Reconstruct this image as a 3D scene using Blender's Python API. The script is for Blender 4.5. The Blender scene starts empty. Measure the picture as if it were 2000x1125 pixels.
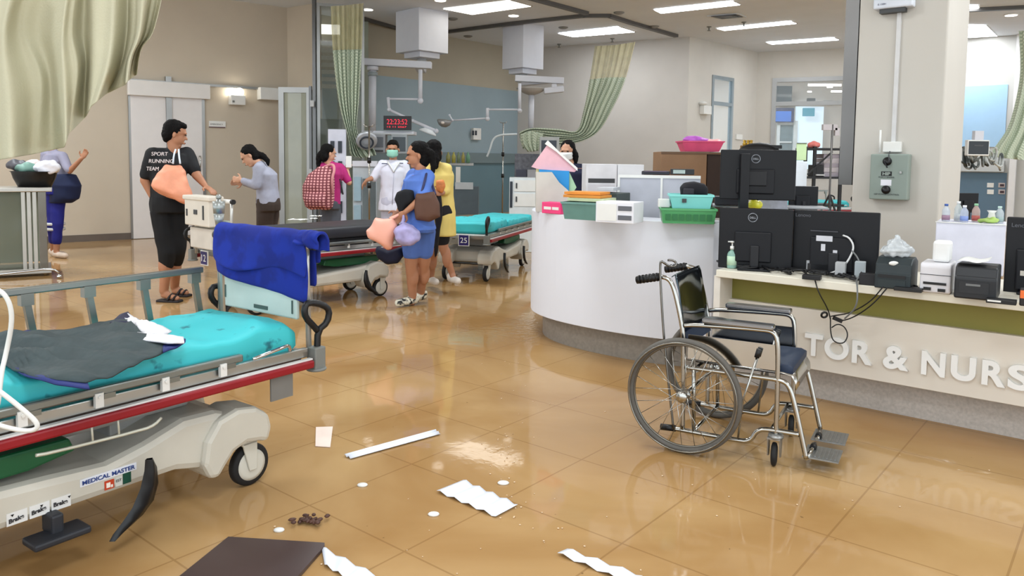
import bpy, bmesh, math, random
from mathutils import Vector, Matrix, noise
random.seed(7)
C = bpy.context.scene.collection
PI = math.pi

# ------------------------------------------------------------- camera, world, exposure
H = 1.4; FPX = 1500.0; PCX, PCY = 1000.0, 420.0
PITCH = math.atan(108/1500.0); ROLL = math.radians(0.7)
cf = Vector((0, math.cos(PITCH), -math.sin(PITCH))); cr0 = Vector((1, 0, 0)); cu0 = cr0.cross(cf)
cR = math.cos(ROLL)*cr0 + math.sin(ROLL)*cu0; cU = -math.sin(ROLL)*cr0 + math.cos(ROLL)*cu0
cam = bpy.data.cameras.new('camera'); camo = bpy.data.objects.new('camera', cam); C.objects.link(camo)
m = Matrix((cR, cU, -cf)).transposed().to_4x4(); m.translation = Vector((0, 0, H)); camo.matrix_world = m
cam.sensor_fit = 'HORIZONTAL'; cam.sensor_width = 36.0; cam.lens = FPX/2000*36
cam.shift_x = 0; cam.shift_y = -(562.5-PCY)/2000; cam.clip_end = 100
sc = bpy.context.scene; sc.camera = camo
w = bpy.data.worlds.new('world'); sc.world = w; w.use_nodes = True
w.node_tree.nodes['Background'].inputs[0].default_value = (0.86, 0.94, 1.0, 1)
w.node_tree.nodes['Background'].inputs[1].default_value = 1.7
vs = sc.view_settings; vs.view_transform = 'Standard'; vs.look = 'None'; vs.gamma = 1; vs.use_curve_mapping = False
vs.exposure = 0.45
try:
    sc.cycles.max_bounces = 6; sc.cycles.diffuse_bounces = 3; sc.cycles.glossy_bounces = 4
    sc.cycles.caustics_reflective = False; sc.cycles.caustics_refractive = False
except Exception: pass
ZC = 4.15
def lamp_area(loc, sx, sy, power, col=(.90, .96, 1.0), rot=(0, 0, 0)):
    l = bpy.data.lights.new('room_light', 'AREA'); l.shape = 'RECTANGLE'; l.size = sx; l.size_y = sy; l.energy = power; l.color = col
    o = bpy.data.objects.new('room_light', l); C.objects.link(o); o.location = loc; o.rotation_euler = rot; return o

for lx, ly, e in ((-4.5, 1.0, 150), (0, .5, 150), (4.5, 1.0, 150), (-5.0, 5.0, 170), (-.5, 4.6, 150), (4.5, 4.6, 150), (-6.5, 8.8, 200), (-1.2, 8.6, 190), (3.6, 8.6, 190), (8.4, 9.0, 200), (10.0, 10.5, 60), (6.5, 20.5, 260), (-8.5, 10.6, 120)):
    lamp_area((lx, ly, ZC-.02), 1.3, .7, e*.38)

# ------------------------------------------------------------- pixel <-> place
def ray(px, py): return cf + cR*(px-PCX)/FPX - cU*(py-PCY)/FPX
def P(px, py, z=None, d=None):
    v = ray(px, py); t = (z-H)/v.z if z is not None else d/v.y
    return Vector((0, 0, H)) + v*t
def V2(a): return Vector((math.cos(math.radians(a)), math.sin(math.radians(a)), 0))
def onplane(px, py, p0, n):
    v = ray(px, py); o = Vector((0, 0, H)); return o + v*((Vector(p0)-o).dot(n)/v.dot(n))

# ------------------------------------------------------------- materials
def lin(c):
    return tuple(((x/255)/12.92 if x/255 <= .04045 else ((x/255+.055)/1.055)**2.4) for x in c)
MC = {}
def M(col, rough=.5, metal=0., var=.08, scale=6., bump=0., bscale=60., trans=0., emit=0., alpha=1., spec=.5, coat=0., ior=1.45):
    key = (col, rough, metal, var, scale, bump, bscale, trans, emit, alpha, spec, coat)
    if key in MC: return MC[key]
    mt = bpy.data.materials.new('mat_%d' % len(MC)); mt.use_nodes = True
    nt = mt.node_tree; b = nt.nodes['Principled BSDF']; L = nt.links
    c = lin(col)
    if var > 0:
        tc = nt.nodes.new('ShaderNodeTexCoord'); n = nt.nodes.new('ShaderNodeTexNoise'); n.inputs['Scale'].default_value = scale; n.inputs['Detail'].default_value = 4
        L.new(tc.outputs['Object'], n.inputs['Vector'])
        r = nt.nodes.new('ShaderNodeValToRGB')
        r.color_ramp.elements[0].position = .3; r.color_ramp.elements[1].position = .7
        r.color_ramp.elements[0].color = tuple(x*(1-var) for x in c)+(1,); r.color_ramp.elements[1].color = tuple(min(1, x*(1+var)) for x in c)+(1,)
        L.new(n.outputs['Fac'], r.inputs['Fac']); L.new(r.outputs['Color'], b.inputs['Base Color'])
    else: b.inputs['Base Color'].default_value = c+(1,)
    b.inputs['Roughness'].default_value = rough; b.inputs['Metallic'].default_value = metal
    b.inputs['Specular IOR Level'].default_value = spec; b.inputs['IOR'].default_value = ior
    if coat: b.inputs['Coat Weight'].default_value = coat
    if trans: b.inputs['Transmission Weight'].default_value = trans
    if alpha < 1: b.inputs['Alpha'].default_value = alpha
    if emit: b.inputs['Emission Color'].default_value = c+(1,); b.inputs['Emission Strength'].default_value = emit
    if bump:
        tc2 = nt.nodes.new('ShaderNodeTexCoord'); n2 = nt.nodes.new('ShaderNodeTexNoise'); n2.inputs['Scale'].default_value = bscale
        bp = nt.nodes.new('ShaderNodeBump'); bp.inputs['Strength'].default_value = bump; bp.inputs['Distance'].default_value = .02
        L.new(tc2.outputs['Object'], n2.inputs['Vector']); L.new(n2.outputs['Fac'], bp.inputs['Height']); L.new(bp.outputs['Normal'], b.inputs['Normal'])
    MC[key] = mt; return mt
def pattern(kind, c1, c2, sx=20, rough=.8, dirn=(1, 0, 0), thr=.5, c3=None):
    """kind: stripes / plaid / spots, made of object coordinates"""
    mt = bpy.data.materials.new('mat_pattern'); mt.use_nodes = True; nt = mt.node_tree; b = nt.nodes['Principled BSDF']; L = nt.links
    tc = nt.nodes.new('ShaderNodeTexCoord'); b.inputs['Roughness'].default_value = rough
    r = nt.nodes.new('ShaderNodeValToRGB'); r.color_ramp.elements[0].color = lin(c1)+(1,); r.color_ramp.elements[1].color = lin(c2)+(1,)
    r.color_ramp.elements[0].position = thr-.06; r.color_ramp.elements[1].position = thr+.06
    if kind == 'spots':
        n = nt.nodes.new('ShaderNodeTexNoise'); n.inputs['Scale'].default_value = sx; n.inputs['Detail'].default_value = 3; L.new(tc.outputs['Object'], n.inputs['Vector']); L.new(n.outputs['Fac'], r.inputs['Fac'])
    elif kind == 'stripes':
        n = nt.nodes.new('ShaderNodeTexWave'); n.inputs['Scale'].default_value = sx; n.inputs['Distortion'].default_value = 1.2; n.inputs['Detail Scale'].default_value = .6
        n.bands_direction = {'X': 'X', 'Y': 'Y', 'Z': 'Z', 'D': 'DIAGONAL'}[dirn if isinstance(dirn, str) else 'X']
        L.new(tc.outputs['Object'], n.inputs['Vector']); L.new(n.outputs['Fac'], r.inputs['Fac'])
    else:
        a = nt.nodes.new('ShaderNodeTexWave'); a.inputs['Scale'].default_value = sx; a.bands_direction = 'Z'; a.inputs['Distortion'].default_value = 1
        a2 = nt.nodes.new('ShaderNodeTexWave'); a2.inputs['Scale'].default_value = sx*.8; a2.bands_direction = 'X'; a2.inputs['Distortion'].default_value = 1
        mx = nt.nodes.new('ShaderNodeMath'); mx.operation = 'MULTIPLY'
        for q in (a, a2): L.new(tc.outputs['Object'], q.inputs['Vector'])
        L.new(a.outputs['Fac'], mx.inputs[0]); L.new(a2.outputs['Fac'], mx.inputs[1]); L.new(mx.outputs[0], r.inputs['Fac'])
    L.new(r.outputs['Color'], b.inputs['Base Color']); return mt
STEEL = M((178, 176, 170), .16, 1., .05); CHROME = M((205, 205, 205), .08, 1., .03); ALU = M((150, 150, 148), .35, 1., .05, 3)
WHITE = M((226, 226, 222), .4, 0, .03); CREAM = M((222, 216, 200), .45, 0, .03); BLACK = M((16, 16, 18), .45, 0, .1); RUBBER = M((24, 24, 25), .7, 0, .15, 20)
GREYP = M((120, 122, 118), .5, 0, .05); RED = M((140, 18, 30), .38, 0, .08); LGREY = M((190, 192, 192), .45, 0, .04); DKGREY = M((60, 62, 64), .5, 0, .06)

# ------------------------------------------------------------- mesh building
class MB:
    def __init__(s): s.v = []; s.f = []; s.sm = []
    def add(s, vs, fs, sm=False):
        k = len(s.v); s.v += [Vector(a) for a in vs]; s.f += [tuple(i+k for i in f) for f in fs]; s.sm += [sm]*len(fs); return s
    def box(s, c, d, rz=0, mat=None):
        c = Vector(c); R = Matrix.Rotation(rz, 3, 'Z') if mat is None else mat
        vs = [c + R @ Vector((x*d[0]/2, y*d[1]/2, z*d[2]/2)) for x in (-1, 1) for y in (-1, 1) for z in (-1, 1)]
        return s.add(vs, [(0, 1, 3, 2), (4, 6, 7, 5), (0, 4, 5, 1), (2, 3, 7, 6), (0, 2, 6, 4), (1, 5, 7, 3)])
    def b2(s, a, b):  # axis aligned box by two corners
        return s.box([(a[i]+b[i])/2 for i in range(3)], [abs(a[i]-b[i]) for i in range(3)])
    def frame(s, o, u, v, n):  # parallelepiped from corner o along u,v,n
        o, u, v, n = map(Vector, (o, u, v, n))
        vs = [o+u*i+v*j+n*k for i in (0, 1) for j in (0, 1) for k in (0, 1)]
        return s.add(vs, [(0, 1, 3, 2), (4, 6, 7, 5), (0, 4, 5, 1), (2, 3, 7, 6), (0, 2, 6, 4), (1, 5, 7, 3)])
    def beam(s, a, b, w_, h_, up=(0, 0, 1)):
        a, b = Vector(a), Vector(b); d = (b-a); up = Vector(up)
        x = d.cross(up)
        if x.length < 1e-6: x = d.cross(Vector((0, 1, 0)))
        x.normalize(); y = x.cross(d).normalized()
        return s.frame(a-x*w_/2-y*h_/2, x*w_, y*h_, d)
    def tube(s, pts, r, n=8, closed=False, smoothp=0):
        pts = [Vector(p) for p in pts]
        if smoothp:
            for _ in range(smoothp):
                q = [pts[0]] if not closed else []
                for i in range(len(pts)-(0 if closed else 1)):
                    a, b = pts[i], pts[(i+1) % len(pts)]; q += [a*.75+b*.25, a*.25+b*.75]
                if not closed: q.append(pts[-1])
                pts = q
        m_ = len(pts); rr = r if isinstance(r, (list, tuple)) else [r]*m_
        if len(rr) != m_: rr = [rr[0]+(rr[-1]-rr[0])*i/(m_-1) for i in range(m_)]
        vs = []; prev = None
        for i, p in enumerate(pts):
            if closed: t = pts[(i+1) % m_]-pts[i-1]
            else: t = (pts[min(i+1, m_-1)]-pts[max(i-1, 0)])
            t = t.normalized() if t.length > 1e-9 else Vector((0, 0, 1))
            if prev is None:
                x = t.cross(Vector((0, 0, 1)));
                if x.length < .05: x = t.cross(Vector((0, 1, 0)))
                x.normalize()
            else:
                x = prev - t*prev.dot(t)
                if x.length < 1e-6: x = t.cross(Vector((0, 1, 0)))
                x.normalize()
            prev = x; y = t.cross(x)
            for k in range(n):
                a = 2*PI*k/n; vs.append(p + (x*math.cos(a)+y*math.sin(a))*rr[i])
        fs = []
        for i in range(m_ if closed else m_-1):
            j = (i+1) % m_
            for k in range(n): fs.append((i*n+k, i*n+(k+1) % n, j*n+(k+1) % n, j*n+k))
        s.add(vs, fs, True)
        if not closed:
            k0 = len(s.v)-len(vs)
            s.f += [tuple(k0+k for k in range(n))[::-1], tuple(k0+(m_-1)*n+k for k in range(n))]; s.sm += [False, False]
        return s
    def cyl(s, a, b, r, n=20, r2=None): 
        return s.tube([a, b], [r, r if r2 is None else r2], n)
    def lathe(s, c, prof, axis=(0, 0, 1), n=28, x0=None):
        c = Vector(c); ax = Vector(axis).normalized(); x = ax.cross(Vector((0, 0, 1)))
        if x.length < .05: x = Vector((1, 0, 0))
        x.normalize(); y = ax.cross(x); vs = []
        for (r, h) in prof:
            for k in range(n):
                a = 2*PI*k/n; vs.append(c+ax*h+(x*math.cos(a)+y*math.sin(a))*r)
        fs = []
        for i in range(len(prof)-1):
            for k in range(n): fs.append((i*n+k, i*n+(k+1) % n, (i+1)*n+(k+1) % n, (i+1)*n+k))
        s.add(vs, fs, True); k0 = len(s.v)-len(vs)
        if prof[0][0] > 1e-5 and prof[0] != prof[-1]:
            s.f += [tuple(k0+k for k in range(n))[::-1], tuple(k0+(len(prof)-1)*n+k for k in range(n))]; s.sm += [False, False]
        return s
    def torus(s, c, R_, r, axis, n=48, m_=10):
        c = Vector(c); ax = Vector(axis).normalized(); x = ax.cross(Vector((0, 0, 1))).normalized(); y = ax.cross(x)
        return s.tube([c+(x*math.cos(2*PI*k/n)+y*math.sin(2*PI*k/n))*R_ for k in range(n)], r, m_, closed=True)
    def ball(s, c, r, rot=None, n=14):
        c = Vector(c); r = (r, r, r) if not isinstance(r, (tuple, list)) else r; vs = []; R = rot or Matrix.Identity(3)
        for i in range(n//2+1):
            t = PI*i/(n//2)
            for k in range(n):
                a = 2*PI*k/n; vs.append(c+R @ Vector((r[0]*math.sin(t)*math.cos(a), r[1]*math.sin(t)*math.sin(a), r[2]*math.cos(t))))
        fs = [(i*n+k, i*n+(k+1) % n, (i+1)*n+(k+1) % n, (i+1)*n+k) for i in range(n//2) for k in range(n)]
        return s.add(vs, fs, True)
    def prism(s, poly, n):  # poly: list of 3d points (planar), extruded by vector n
        poly = [Vector(p) for p in poly]; n = Vector(n); k = len(poly)
        return s.add(poly+[p+n for p in poly], [tuple(range(k))[::-1], tuple(range(k, 2*k))]+[(i, (i+1) % k, (i+1) % k+k, i+k) for i in range(k)])
    def strip(s, A, B, n=None):  # ribbon between two polylines
        k = len(A); return s.add([Vector(a) for a in A]+[Vector(b) for b in B], [(i, i+1, i+1+k, i+k) for i in range(k-1)], True)
    def grid(s, rows, sm=True):
        k = len(rows[0]); vs = [p for r in rows for p in r]
        return s.add(vs, [(i*k+j, i*k+j+1, (i+1)*k+j+1, (i+1)*k+j) for i in range(len(rows)-1) for j in range(k-1)], sm)
def rootmat(o):
    while o.parent: o = o.parent
    return Matrix.Translation(o.location) @ Matrix.Rotation(o.rotation_euler.z, 4, 'Z')
def link_mesh(name, me, mt, parent):
    me.materials.clear()
    if mt: me.materials.append(mt)
    o = bpy.data.objects.new(name, me); C.objects.link(o)
    if parent: o.parent = parent
    return o
def obj(name, mb, mt, parent=None, local=False, bevel=0., solid=0., sub=0, label=None, fixn=True):
    vs = [v.copy() for v in mb.v]
    loc = None
    if parent and not local:
        inv = rootmat(parent).inverted(); vs = [inv @ v for v in vs]
    elif not parent:
        xs = [v.x for v in vs]; ys = [v.y for v in vs]; zs = [v.z for v in vs]
        loc = Vector(((min(xs)+max(xs))/2, (min(ys)+max(ys))/2, min(zs))); vs = [v-loc for v in vs]
    me = bpy.data.meshes.new(name); me.from_pydata([tuple(v) for v in vs], [], mb.f)
    me.polygons.foreach_set('use_smooth', mb.sm)
    if fixn:
        bm = bmesh.new(); bm.from_mesh(me); bmesh.ops.recalc_face_normals(bm, faces=bm.faces); bm.to_mesh(me); bm.free()
    o = link_mesh(name, me, mt, parent)
    if loc is not None: o.location = loc
    if solid:
        md = o.modifiers.new('solid', 'SOLIDIFY'); md.thickness = solid; md.offset = 0
    if bevel:
        md = o.modifiers.new('bevel', 'BEVEL'); md.width = bevel; md.segments = 2; md.limit_method = 'ANGLE'
    if sub:
        md = o.modifiers.new('sub', 'SUBSURF'); md.levels = sub; md.render_levels = sub
    if label: o['label'] = label
    return o
def tag(o, label, cat, group=None, kind=None):
    o['label'] = label; o['category'] = cat
    if group: o['group'] = group
    if kind: o['kind'] = kind
    return o
def thing(name, label, cat, loc=(0, 0, 0), rotz=0., group=None):
    o = bpy.data.objects.new(name, None); C.objects.link(o); o.location = Vector(loc); o.rotation_euler = (0, 0, rotz)
    o.empty_display_size = .05
    return tag(o, label, cat, group)
def struct(name, mb, mt, bevel=0., parent=None, **k):
    o = obj(name, mb, mt, parent, bevel=bevel, **k)
    if not parent: o['kind'] = 'structure'
    return o
def tree_copy(o, parent=None):
    c = o.copy(); C.objects.link(c); c.parent = parent
    for ch in [x for x in list(bpy.data.objects) if x.parent == o]: tree_copy(ch, c)
    return c
def slab(mb, x0, y0, x1, y1, d, ang=0., th=.03, z0=None):
    """upright board: left-bottom pixel at depth d, running along ang; th goes away from the camera"""
    u = V2(ang); n = Vector((-u.y, u.x, 0))
    if n.y < 0: n = -n
    a = P(x0, y1, d=d); b = onplane(x1, y1, a, n); t = onplane(x0, y0, a, n)
    wd = (b-a).dot(u); hg = t.z-a.z
    if z0 is not None: hg += a.z-z0; a.z = z0
    mb.frame(a, u*wd, Vector((0, 0, hg)), n*th)
    return dict(o=a, u=u, n=-n, w=wd, h=hg)
TXT = {}
def text(name, s, parent, o, u, size, mt, ext=.004, up=(0, 0, 1), wid=None, hei=None, bold=0., local=False, label=None):
    cu = bpy.data.curves.new('t', 'FONT'); cu.body = s; cu.size = 1; cu.extrude = ext; cu.offset = bold
    t = bpy.data.objects.new('t', cu); C.objects.link(t)
    dg = bpy.context.evaluated_depsgraph_get(); me = bpy.data.meshes.new_from_object(t.evaluated_get(dg))
    bpy.data.objects.remove(t); bpy.data.curves.remove(cu)
    xs = [v.co.x for v in me.vertices]; ys = [v.co.y for v in me.vertices]
    if not xs: return None
    sx = size; sy = size
    if wid: sx = wid/(max(xs)-min(xs))
    if hei: sy = hei/(max(ys)-min(ys))
    elif wid: sy = sx
    u = Vector(u).normalized(); up = Vector(up).normalized(); n = u.cross(up)
    inv = Matrix.Identity(4) if (local or not parent) else rootmat(parent).inverted()
    for v in me.vertices:
        x = (v.co.x-min(xs))*sx; y = (v.co.y-min(ys))*sy
        v.co = inv @ (Vector(o)+u*x+up*y+n*(v.co.z+ext))
    o_ = link_mesh(name, me, mt, parent)
    if label: o_['label'] = label
    return o_
def blob(name, prims, mt, parent, voxel=.01, smooth=3, disp=None, label=None, local=False):
    """one continuous surface out of tapered limbs and ovals"""
    mb = MB()
    for p in prims:
        if p[0] == 'c': # tapered capsule
            a, ra, b, rb = Vector(p[1]), p[2], Vector(p[3]), p[4]
            L = (b-a).length; k = max(1, int(L/ (min(ra, rb)*.5)))
            mb.tube([a, b], [ra, rb], 12); mb.ball(a, ra, n=12); mb.ball(b, rb, n=12)
        elif p[0] == 'e': mb.ball(p[1], p[2], p[3] if len(p) > 3 else None, n=18)
        elif p[0] == 'l': # loft of ovals [(centre, rx, ry, yaw)], rings horizontal or tilted
            n = 18; vs = []
            rings = p[1]
            for (c, rx, ry, X, Y) in rings:
                c = Vector(c); vs += [c+Vector(X)*rx*math.cos(2*PI*k/n)+Vector(Y)*ry*math.sin(2*PI*k/n) for k in range(n)]
            fs = [(i*n+k, i*n+(k+1) % n, (i+1)*n+(k+1) % n, (i+1)*n+k) for i in range(len(rings)-1) for k in range(n)]
            fs += [tuple(range(n))[::-1], tuple((len(rings)-1)*n+k for k in range(n))]
            mb.add(vs, fs, True)
        elif p[0] == 'm': mb.add(p[1].v, p[1].f, True)
    me = bpy.data.meshes.new('tmp'); me.from_pydata([tuple(v) for v in mb.v], [], mb.f)
    bm = bmesh.new(); bm.from_mesh(me); bmesh.ops.recalc_face_normals(bm, faces=bm.faces); bm.to_mesh(me); bm.free()
    t = bpy.data.objects.new('tmp', me); C.objects.link(t)
    r = t.modifiers.new('r', 'REMESH'); r.mode = 'VOXEL'; r.voxel_size = voxel; r.use_smooth_shade = True
    if smooth:
        s_ = t.modifiers.new('s', 'SMOOTH'); s_.iterations = smooth; s_.factor = .5
    dg = bpy.context.evaluated_depsgraph_get(); me2 = bpy.data.meshes.new_from_object(t.evaluated_get(dg))
    bpy.data.objects.remove(t); bpy.data.meshes.remove(me)
    if disp:
        amp, sc_ = disp
        ns = [v.normal.copy() for v in me2.vertices]
        for v, nn in zip(me2.vertices, ns): v.co += nn*amp*noise.noise(v.co*sc_)
    if parent and not local:
        me2.transform(rootmat(parent).inverted()); 
        o = link_mesh(name, me2, mt, parent)
    elif parent: o = link_mesh(name, me2, mt, parent)
    else:
        xs = [v.co for v in me2.vertices]
        loc = Vector(((min(v.x for v in xs)+max(v.x for v in xs))/2, (min(v.y for v in xs)+max(v.y for v in xs))/2, min(v.z for v in xs)))
        me2.transform(Matrix.Translation(-loc)); o = link_mesh(name, me2, mt, None); o.location = loc
    for pl in me2.polygons: pl.use_smooth = True
    if label: o['label'] = label
    return o
# ============================================================= the room
def floor_mat():
    mt = bpy.data.materials.new('muddy_water_floor'); mt.use_nodes = True; nt = mt.node_tree; N = nt.nodes; L = nt.links; b = N['Principled BSDF']
    tc = N.new('ShaderNodeTexCoord'); mp = N.new('ShaderNodeMapping'); mp.vector_type = 'POINT'
    mp.inputs['Rotation'].default_value = (0, 0, math.radians(39.4)); L.new(tc.outputs['Object'], mp.inputs['Vector'])
    sx = N.new('ShaderNodeSeparateXYZ'); L.new(mp.outputs['Vector'], sx.inputs[0])
    def math_(op, a, b_=None, clamp=False):
        n = N.new('ShaderNodeMath'); n.operation = op; n.use_clamp = clamp
        for i, q in enumerate((a, b_)):
            if q is None: continue
            if isinstance(q, (int, float)): n.inputs[i].default_value = q
            else: L.new(q, n.inputs[i])
        return n.outputs[0]
    def line(o, off, wdt):
        f = math_('FRACT', math_('DIVIDE', math_('SUBTRACT', o, off), .56)); d = math_('ABSOLUTE', math_('SUBTRACT', f, .5))
        return math_('GREATER_THAN', d, .5-wdt/.56)
    g = math_('MAXIMUM', line(sx.outputs[0], -2.527, .004), line(sx.outputs[1], 2.372, .004))
    n1 = N.new('ShaderNodeTexNoise'); n1.inputs['Scale'].default_value = .9; n1.inputs['Detail'].default_value = 5; n1.inputs['Distortion'].default_value = .8; L.new(tc.outputs['Object'], n1.inputs['Vector'])
    r = N.new('ShaderNodeValToRGB'); r.color_ramp.elements[0].position = .35; r.color_ramp.elements[1].position = .68
    r.color_ramp.elements[0].color = lin((158, 120, 74))+(1,); r.color_ramp.elements[1].color = lin((184, 150, 104))+(1,); L.new(n1.outputs['Fac'], r.inputs['Fac'])
    mx = N.new('ShaderNodeMix'); mx.data_type = 'RGBA'; mx.inputs[7].default_value = lin((112, 76, 40))+(1,)
    L.new(r.outputs['Color'], mx.inputs[6]); L.new(math_('MULTIPLY', g, .38), mx.inputs[0])
    # specks of dirt
    vo = N.new('ShaderNodeTexNoise'); vo.inputs['Scale'].default_value = 34; vo.inputs['Detail'].default_value = 1; L.new(tc.outputs['Object'], vo.inputs['Vector'])
    sp = math_('MULTIPLY', math_('GREATER_THAN', vo.outputs['Fac'], .8), .5)
    m2 = N.new('ShaderNodeMix'); m2.data_type = 'RGBA'; m2.inputs[7].default_value = lin((70, 48, 28))+(1,); L.new(mx.outputs[2], m2.inputs[6]); L.new(sp, m2.inputs[0])
    L.new(m2.outputs[2], b.inputs['Base Color'])
    b.inputs['IOR'].default_value = 1.33; b.inputs['Specular IOR Level'].default_value = .42; b.inputs['Roughness'].default_value = .055
    n2 = N.new('ShaderNodeTexNoise'); n2.inputs['Scale'].default_value = 3.2; n2.inputs['Detail'].default_value = 4; n2.inputs['Distortion'].default_value = 1.5; L.new(tc.outputs['Object'], n2.inputs['Vector'])
    n3 = N.new('ShaderNodeTexNoise'); n3.inputs['Scale'].default_value = .7; L.new(tc.outputs['Object'], n3.inputs['Vector'])
    # rippled patch by the left end of the counter
    ds = N.new('ShaderNodeVectorMath'); ds.operation = 'DISTANCE'; q = P(1060, 640, z=0); ds.inputs[1].default_value = (q.x-.1, q.y, 0); L.new(tc.outputs['Object'], ds.inputs[0])
    near = math_('SUBTRACT', 1.0, math_('DIVIDE', ds.outputs['Value'], .9), True)
    n4 = N.new('ShaderNodeTexNoise'); n4.inputs['Scale'].default_value = 16; n4.inputs['Detail'].default_value = 2; L.new(tc.outputs['Object'], n4.inputs['Vector'])
    hgt = math_('ADD', math_('MULTIPLY', n2.outputs['Fac'], math_('MULTIPLY', math_('SUBTRACT', n3.outputs['Fac'], .32, True), .35)), math_('MULTIPLY', n4.outputs['Fac'], math_('MULTIPLY', near, .22)))
    bp = N.new('ShaderNodeBump'); bp.inputs['Strength'].default_value = .5; bp.inputs['Distance'].default_value = .03; L.new(hgt, bp.inputs['Height']); L.new(bp.outputs['Normal'], b.inputs['Normal'])
    return mt
mb = MB(); mb.add([(-14, -4, 0), (16, -4, 0), (16, 27, 0), (-14, 27, 0)], [(0, 1, 2, 3)])
fl = struct('floor', mb, floor_mat()); fl.location = (0, 0, 0)
fl.data.transform(Matrix.Translation((1, 11.5, 0)))
WALLB = M((196, 184, 166), .8, 0, .03, 2.); WALLG = M((200, 196, 190), .8, 0, .03, 2.); WALLW = M((204, 200, 192), .8, 0, .03, 2.)
mb = MB(); mb.b2((-14, -2.5, ZC), (16, 27, ZC+.1)); struct('ceiling', mb, M((222, 228, 236), .85, 0, .02, 2.))

class Pl:  # an upright wall plane
    def __init__(s, p, ang):
        s.p = Vector((p[0], p[1], 0)); s.u = V2(ang); n = Vector((-s.u.y, s.u.x, 0)); s.n = -n if n.dot(s.p-Vector((0, 0, 0))) > 0 else n
    @staticmethod
    def two(a, b): return Pl(a, math.degrees(math.atan2(b[1]-a[1], b[0]-a[0])))
    def at(s, px, py, off=0.): return onplane(px, py, s.p+s.n*off, s.n)
def wslab(mb, pl, x0, y0, x1, y1, th=.02, off=0.):
    a = pl.at(x0, y1, off); b = pl.at(x1, y1, off); t = pl.at(x0, y0, off)
    wd = (b-a).dot(pl.u); hg = t.z-a.z; mb.frame(a, pl.u*wd, (0, 0, hg), pl.n*th)
    return dict(o=a+pl.n*th, u=pl.u*(1 if wd > 0 else -1), n=pl.n, w=abs(wd), h=hg)
def wallseg(name, a, b, z0, z1, mt, th=.12):
    a = Vector((a[0], a[1], 0)); b = Vector((b[0], b[1], 0)); n = Vector((-(b-a).y, (b-a).x, 0)).normalized()
    if n.dot(a) < 0: n = -n
    mb = MB(); mb.frame((a.x, a.y, z0), b-a, (0, 0, z1-z0), n*th); return struct(name, mb, mt)
# left wall with its sliding doors
LW = Pl.two(P(261, 467, z=0), P(545, 453, z=0))
a = LW.p-LW.u*7; k1 = LW.at(563, 300)
wallseg('wall_left', a, k1, 0, ZC, WALLB)
mb = MB(); mb.frame(a+LW.n*.0+Vector((0, 0, 0)), LW.u*((LW.at(258, 400)-a).dot(LW.u)), (0, 0, .11), LW.n*.012); struct('baseboard_left', mb, M((98, 88, 80), .5, 0, .05))
mb = MB(); wslab(mb, LW, 150, 147, 562, 152, .05); struct('trim_1', mb, ALU)
mb = MB(); wslab(mb, LW, 328, 150, 339, 463, .06); struct('trim_2', mb, ALU)
mb = MB(); wslab(mb, LW, 396, 186, 403, 459, .03); wslab(mb, LW, 256, 186, 260, 466, .03); struct('trim_3', mb, ALU)
DOORW = M((222, 218, 216), .35, 0, .02)
mb = MB(); wslab(mb, LW, 260, 186, 328, 466, .035); struct('door_1', mb, DOORW)
mb = MB(); wslab(mb, LW, 339, 186, 397, 460, .035); d2 = struct('door_2', mb, DOORW)
q0 = LW.at(390, 305, .05); q1 = LW.at(390, 330, .05)
mb = MB(); mb.tube([q0-LW.n*.03, q0+LW.n*.04, q1+LW.n*.04, q1-LW.n*.03], .012, 8, smoothp=1); obj('door_handle', mb, STEEL, d2)
mb = MB(); wslab(mb, LW, 248, 156, 407, 186, .12); struct('trim_4', mb, M((225, 222, 218), .5, 0, .02), bevel=.01)
# return above the open glass door, then the aluminium post
k1c = P(563, 20, z=ZC); k2 = P(617, 6, z=ZC)
wallseg('wall_return', (k1.x, k1.y), (k2.x, k2.y), 2.62, ZC, WALLB)
def glassmat(col, alpha=.35, rough=.05): return M(col, rough, 0., 0., alpha=alpha, spec=.6)
def framed(name, d, x0, y0, x1, y1, fw, ang, frm, glass, z0=0.0, th=.05, kind=True):
    s = MB(); r = slab(s, x0, y0, x1, y1, d, ang, th, z0=z0); o, u, n, W_, H_ = r['o'], r['u'], r['n'], r['w'], r['h']
    f = MB(); Z = Vector((0, 0, 1))
    for (x, z, ww, hh) in ((0, 0, fw, H_), (W_-fw, 0, fw, H_), (fw, 0, W_-2*fw, fw), (fw, H_-fw, W_-2*fw, fw)):
        f.frame(o+u*x+Z*z, u*ww, Z*hh, -n*th)
    g = MB(); g.frame(o+u*fw+Z*fw-n*th*.4, u*(W_-2*fw), Z*(H_-2*fw), -n*.008)
    fo = struct(name, f, frm); go = struct('pane', g, glass, parent=fo); return r, fo
framed('door_3', 13.2, 546, 170, 610, 440, .09, 0, ALU, M((158, 160, 140), .2, 0, .12, 1.5, alpha=.78))
mb = MB(); slab(mb, 612, -10, 618, 440, 13.1, 0, .1, z0=0); slab(mb, 604, 168, 609, 330, 13.1, 0, .05); struct('trim_5', mb, M((100, 100, 100), .3, 1., .05))
mb = MB(); slab(mb, 605.5, 196, 612.5, 208, 12.95, 0, .05); struct('trim_6', mb, LGREY)
framed('window_1', 13.3, 621, 5, 712, 440, .05, 20, ALU, M((120, 128, 118), .06, 0, .05, alpha=.4))
# wall behind the glass, with the slats reflected in it built as strips
mb = MB(); r = slab(mb, 590, -60, 720, 440, 15.2, 10, .1, z0=0); struct('wall_side_room', mb, M((150, 156, 142), .7, 0, .05))
t = thing('slat_reflection', 'white slat reflection in the tall glass panel at left, built as strips', 'blind', P(645, 170, d=14.6))
for k in range(7):
    mb = MB(); slab(mb, 622, 80+k*14, 668, 88+k*14, 14.6, 12, .01); obj('reflected_strip', mb, WHITE, t)
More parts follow.
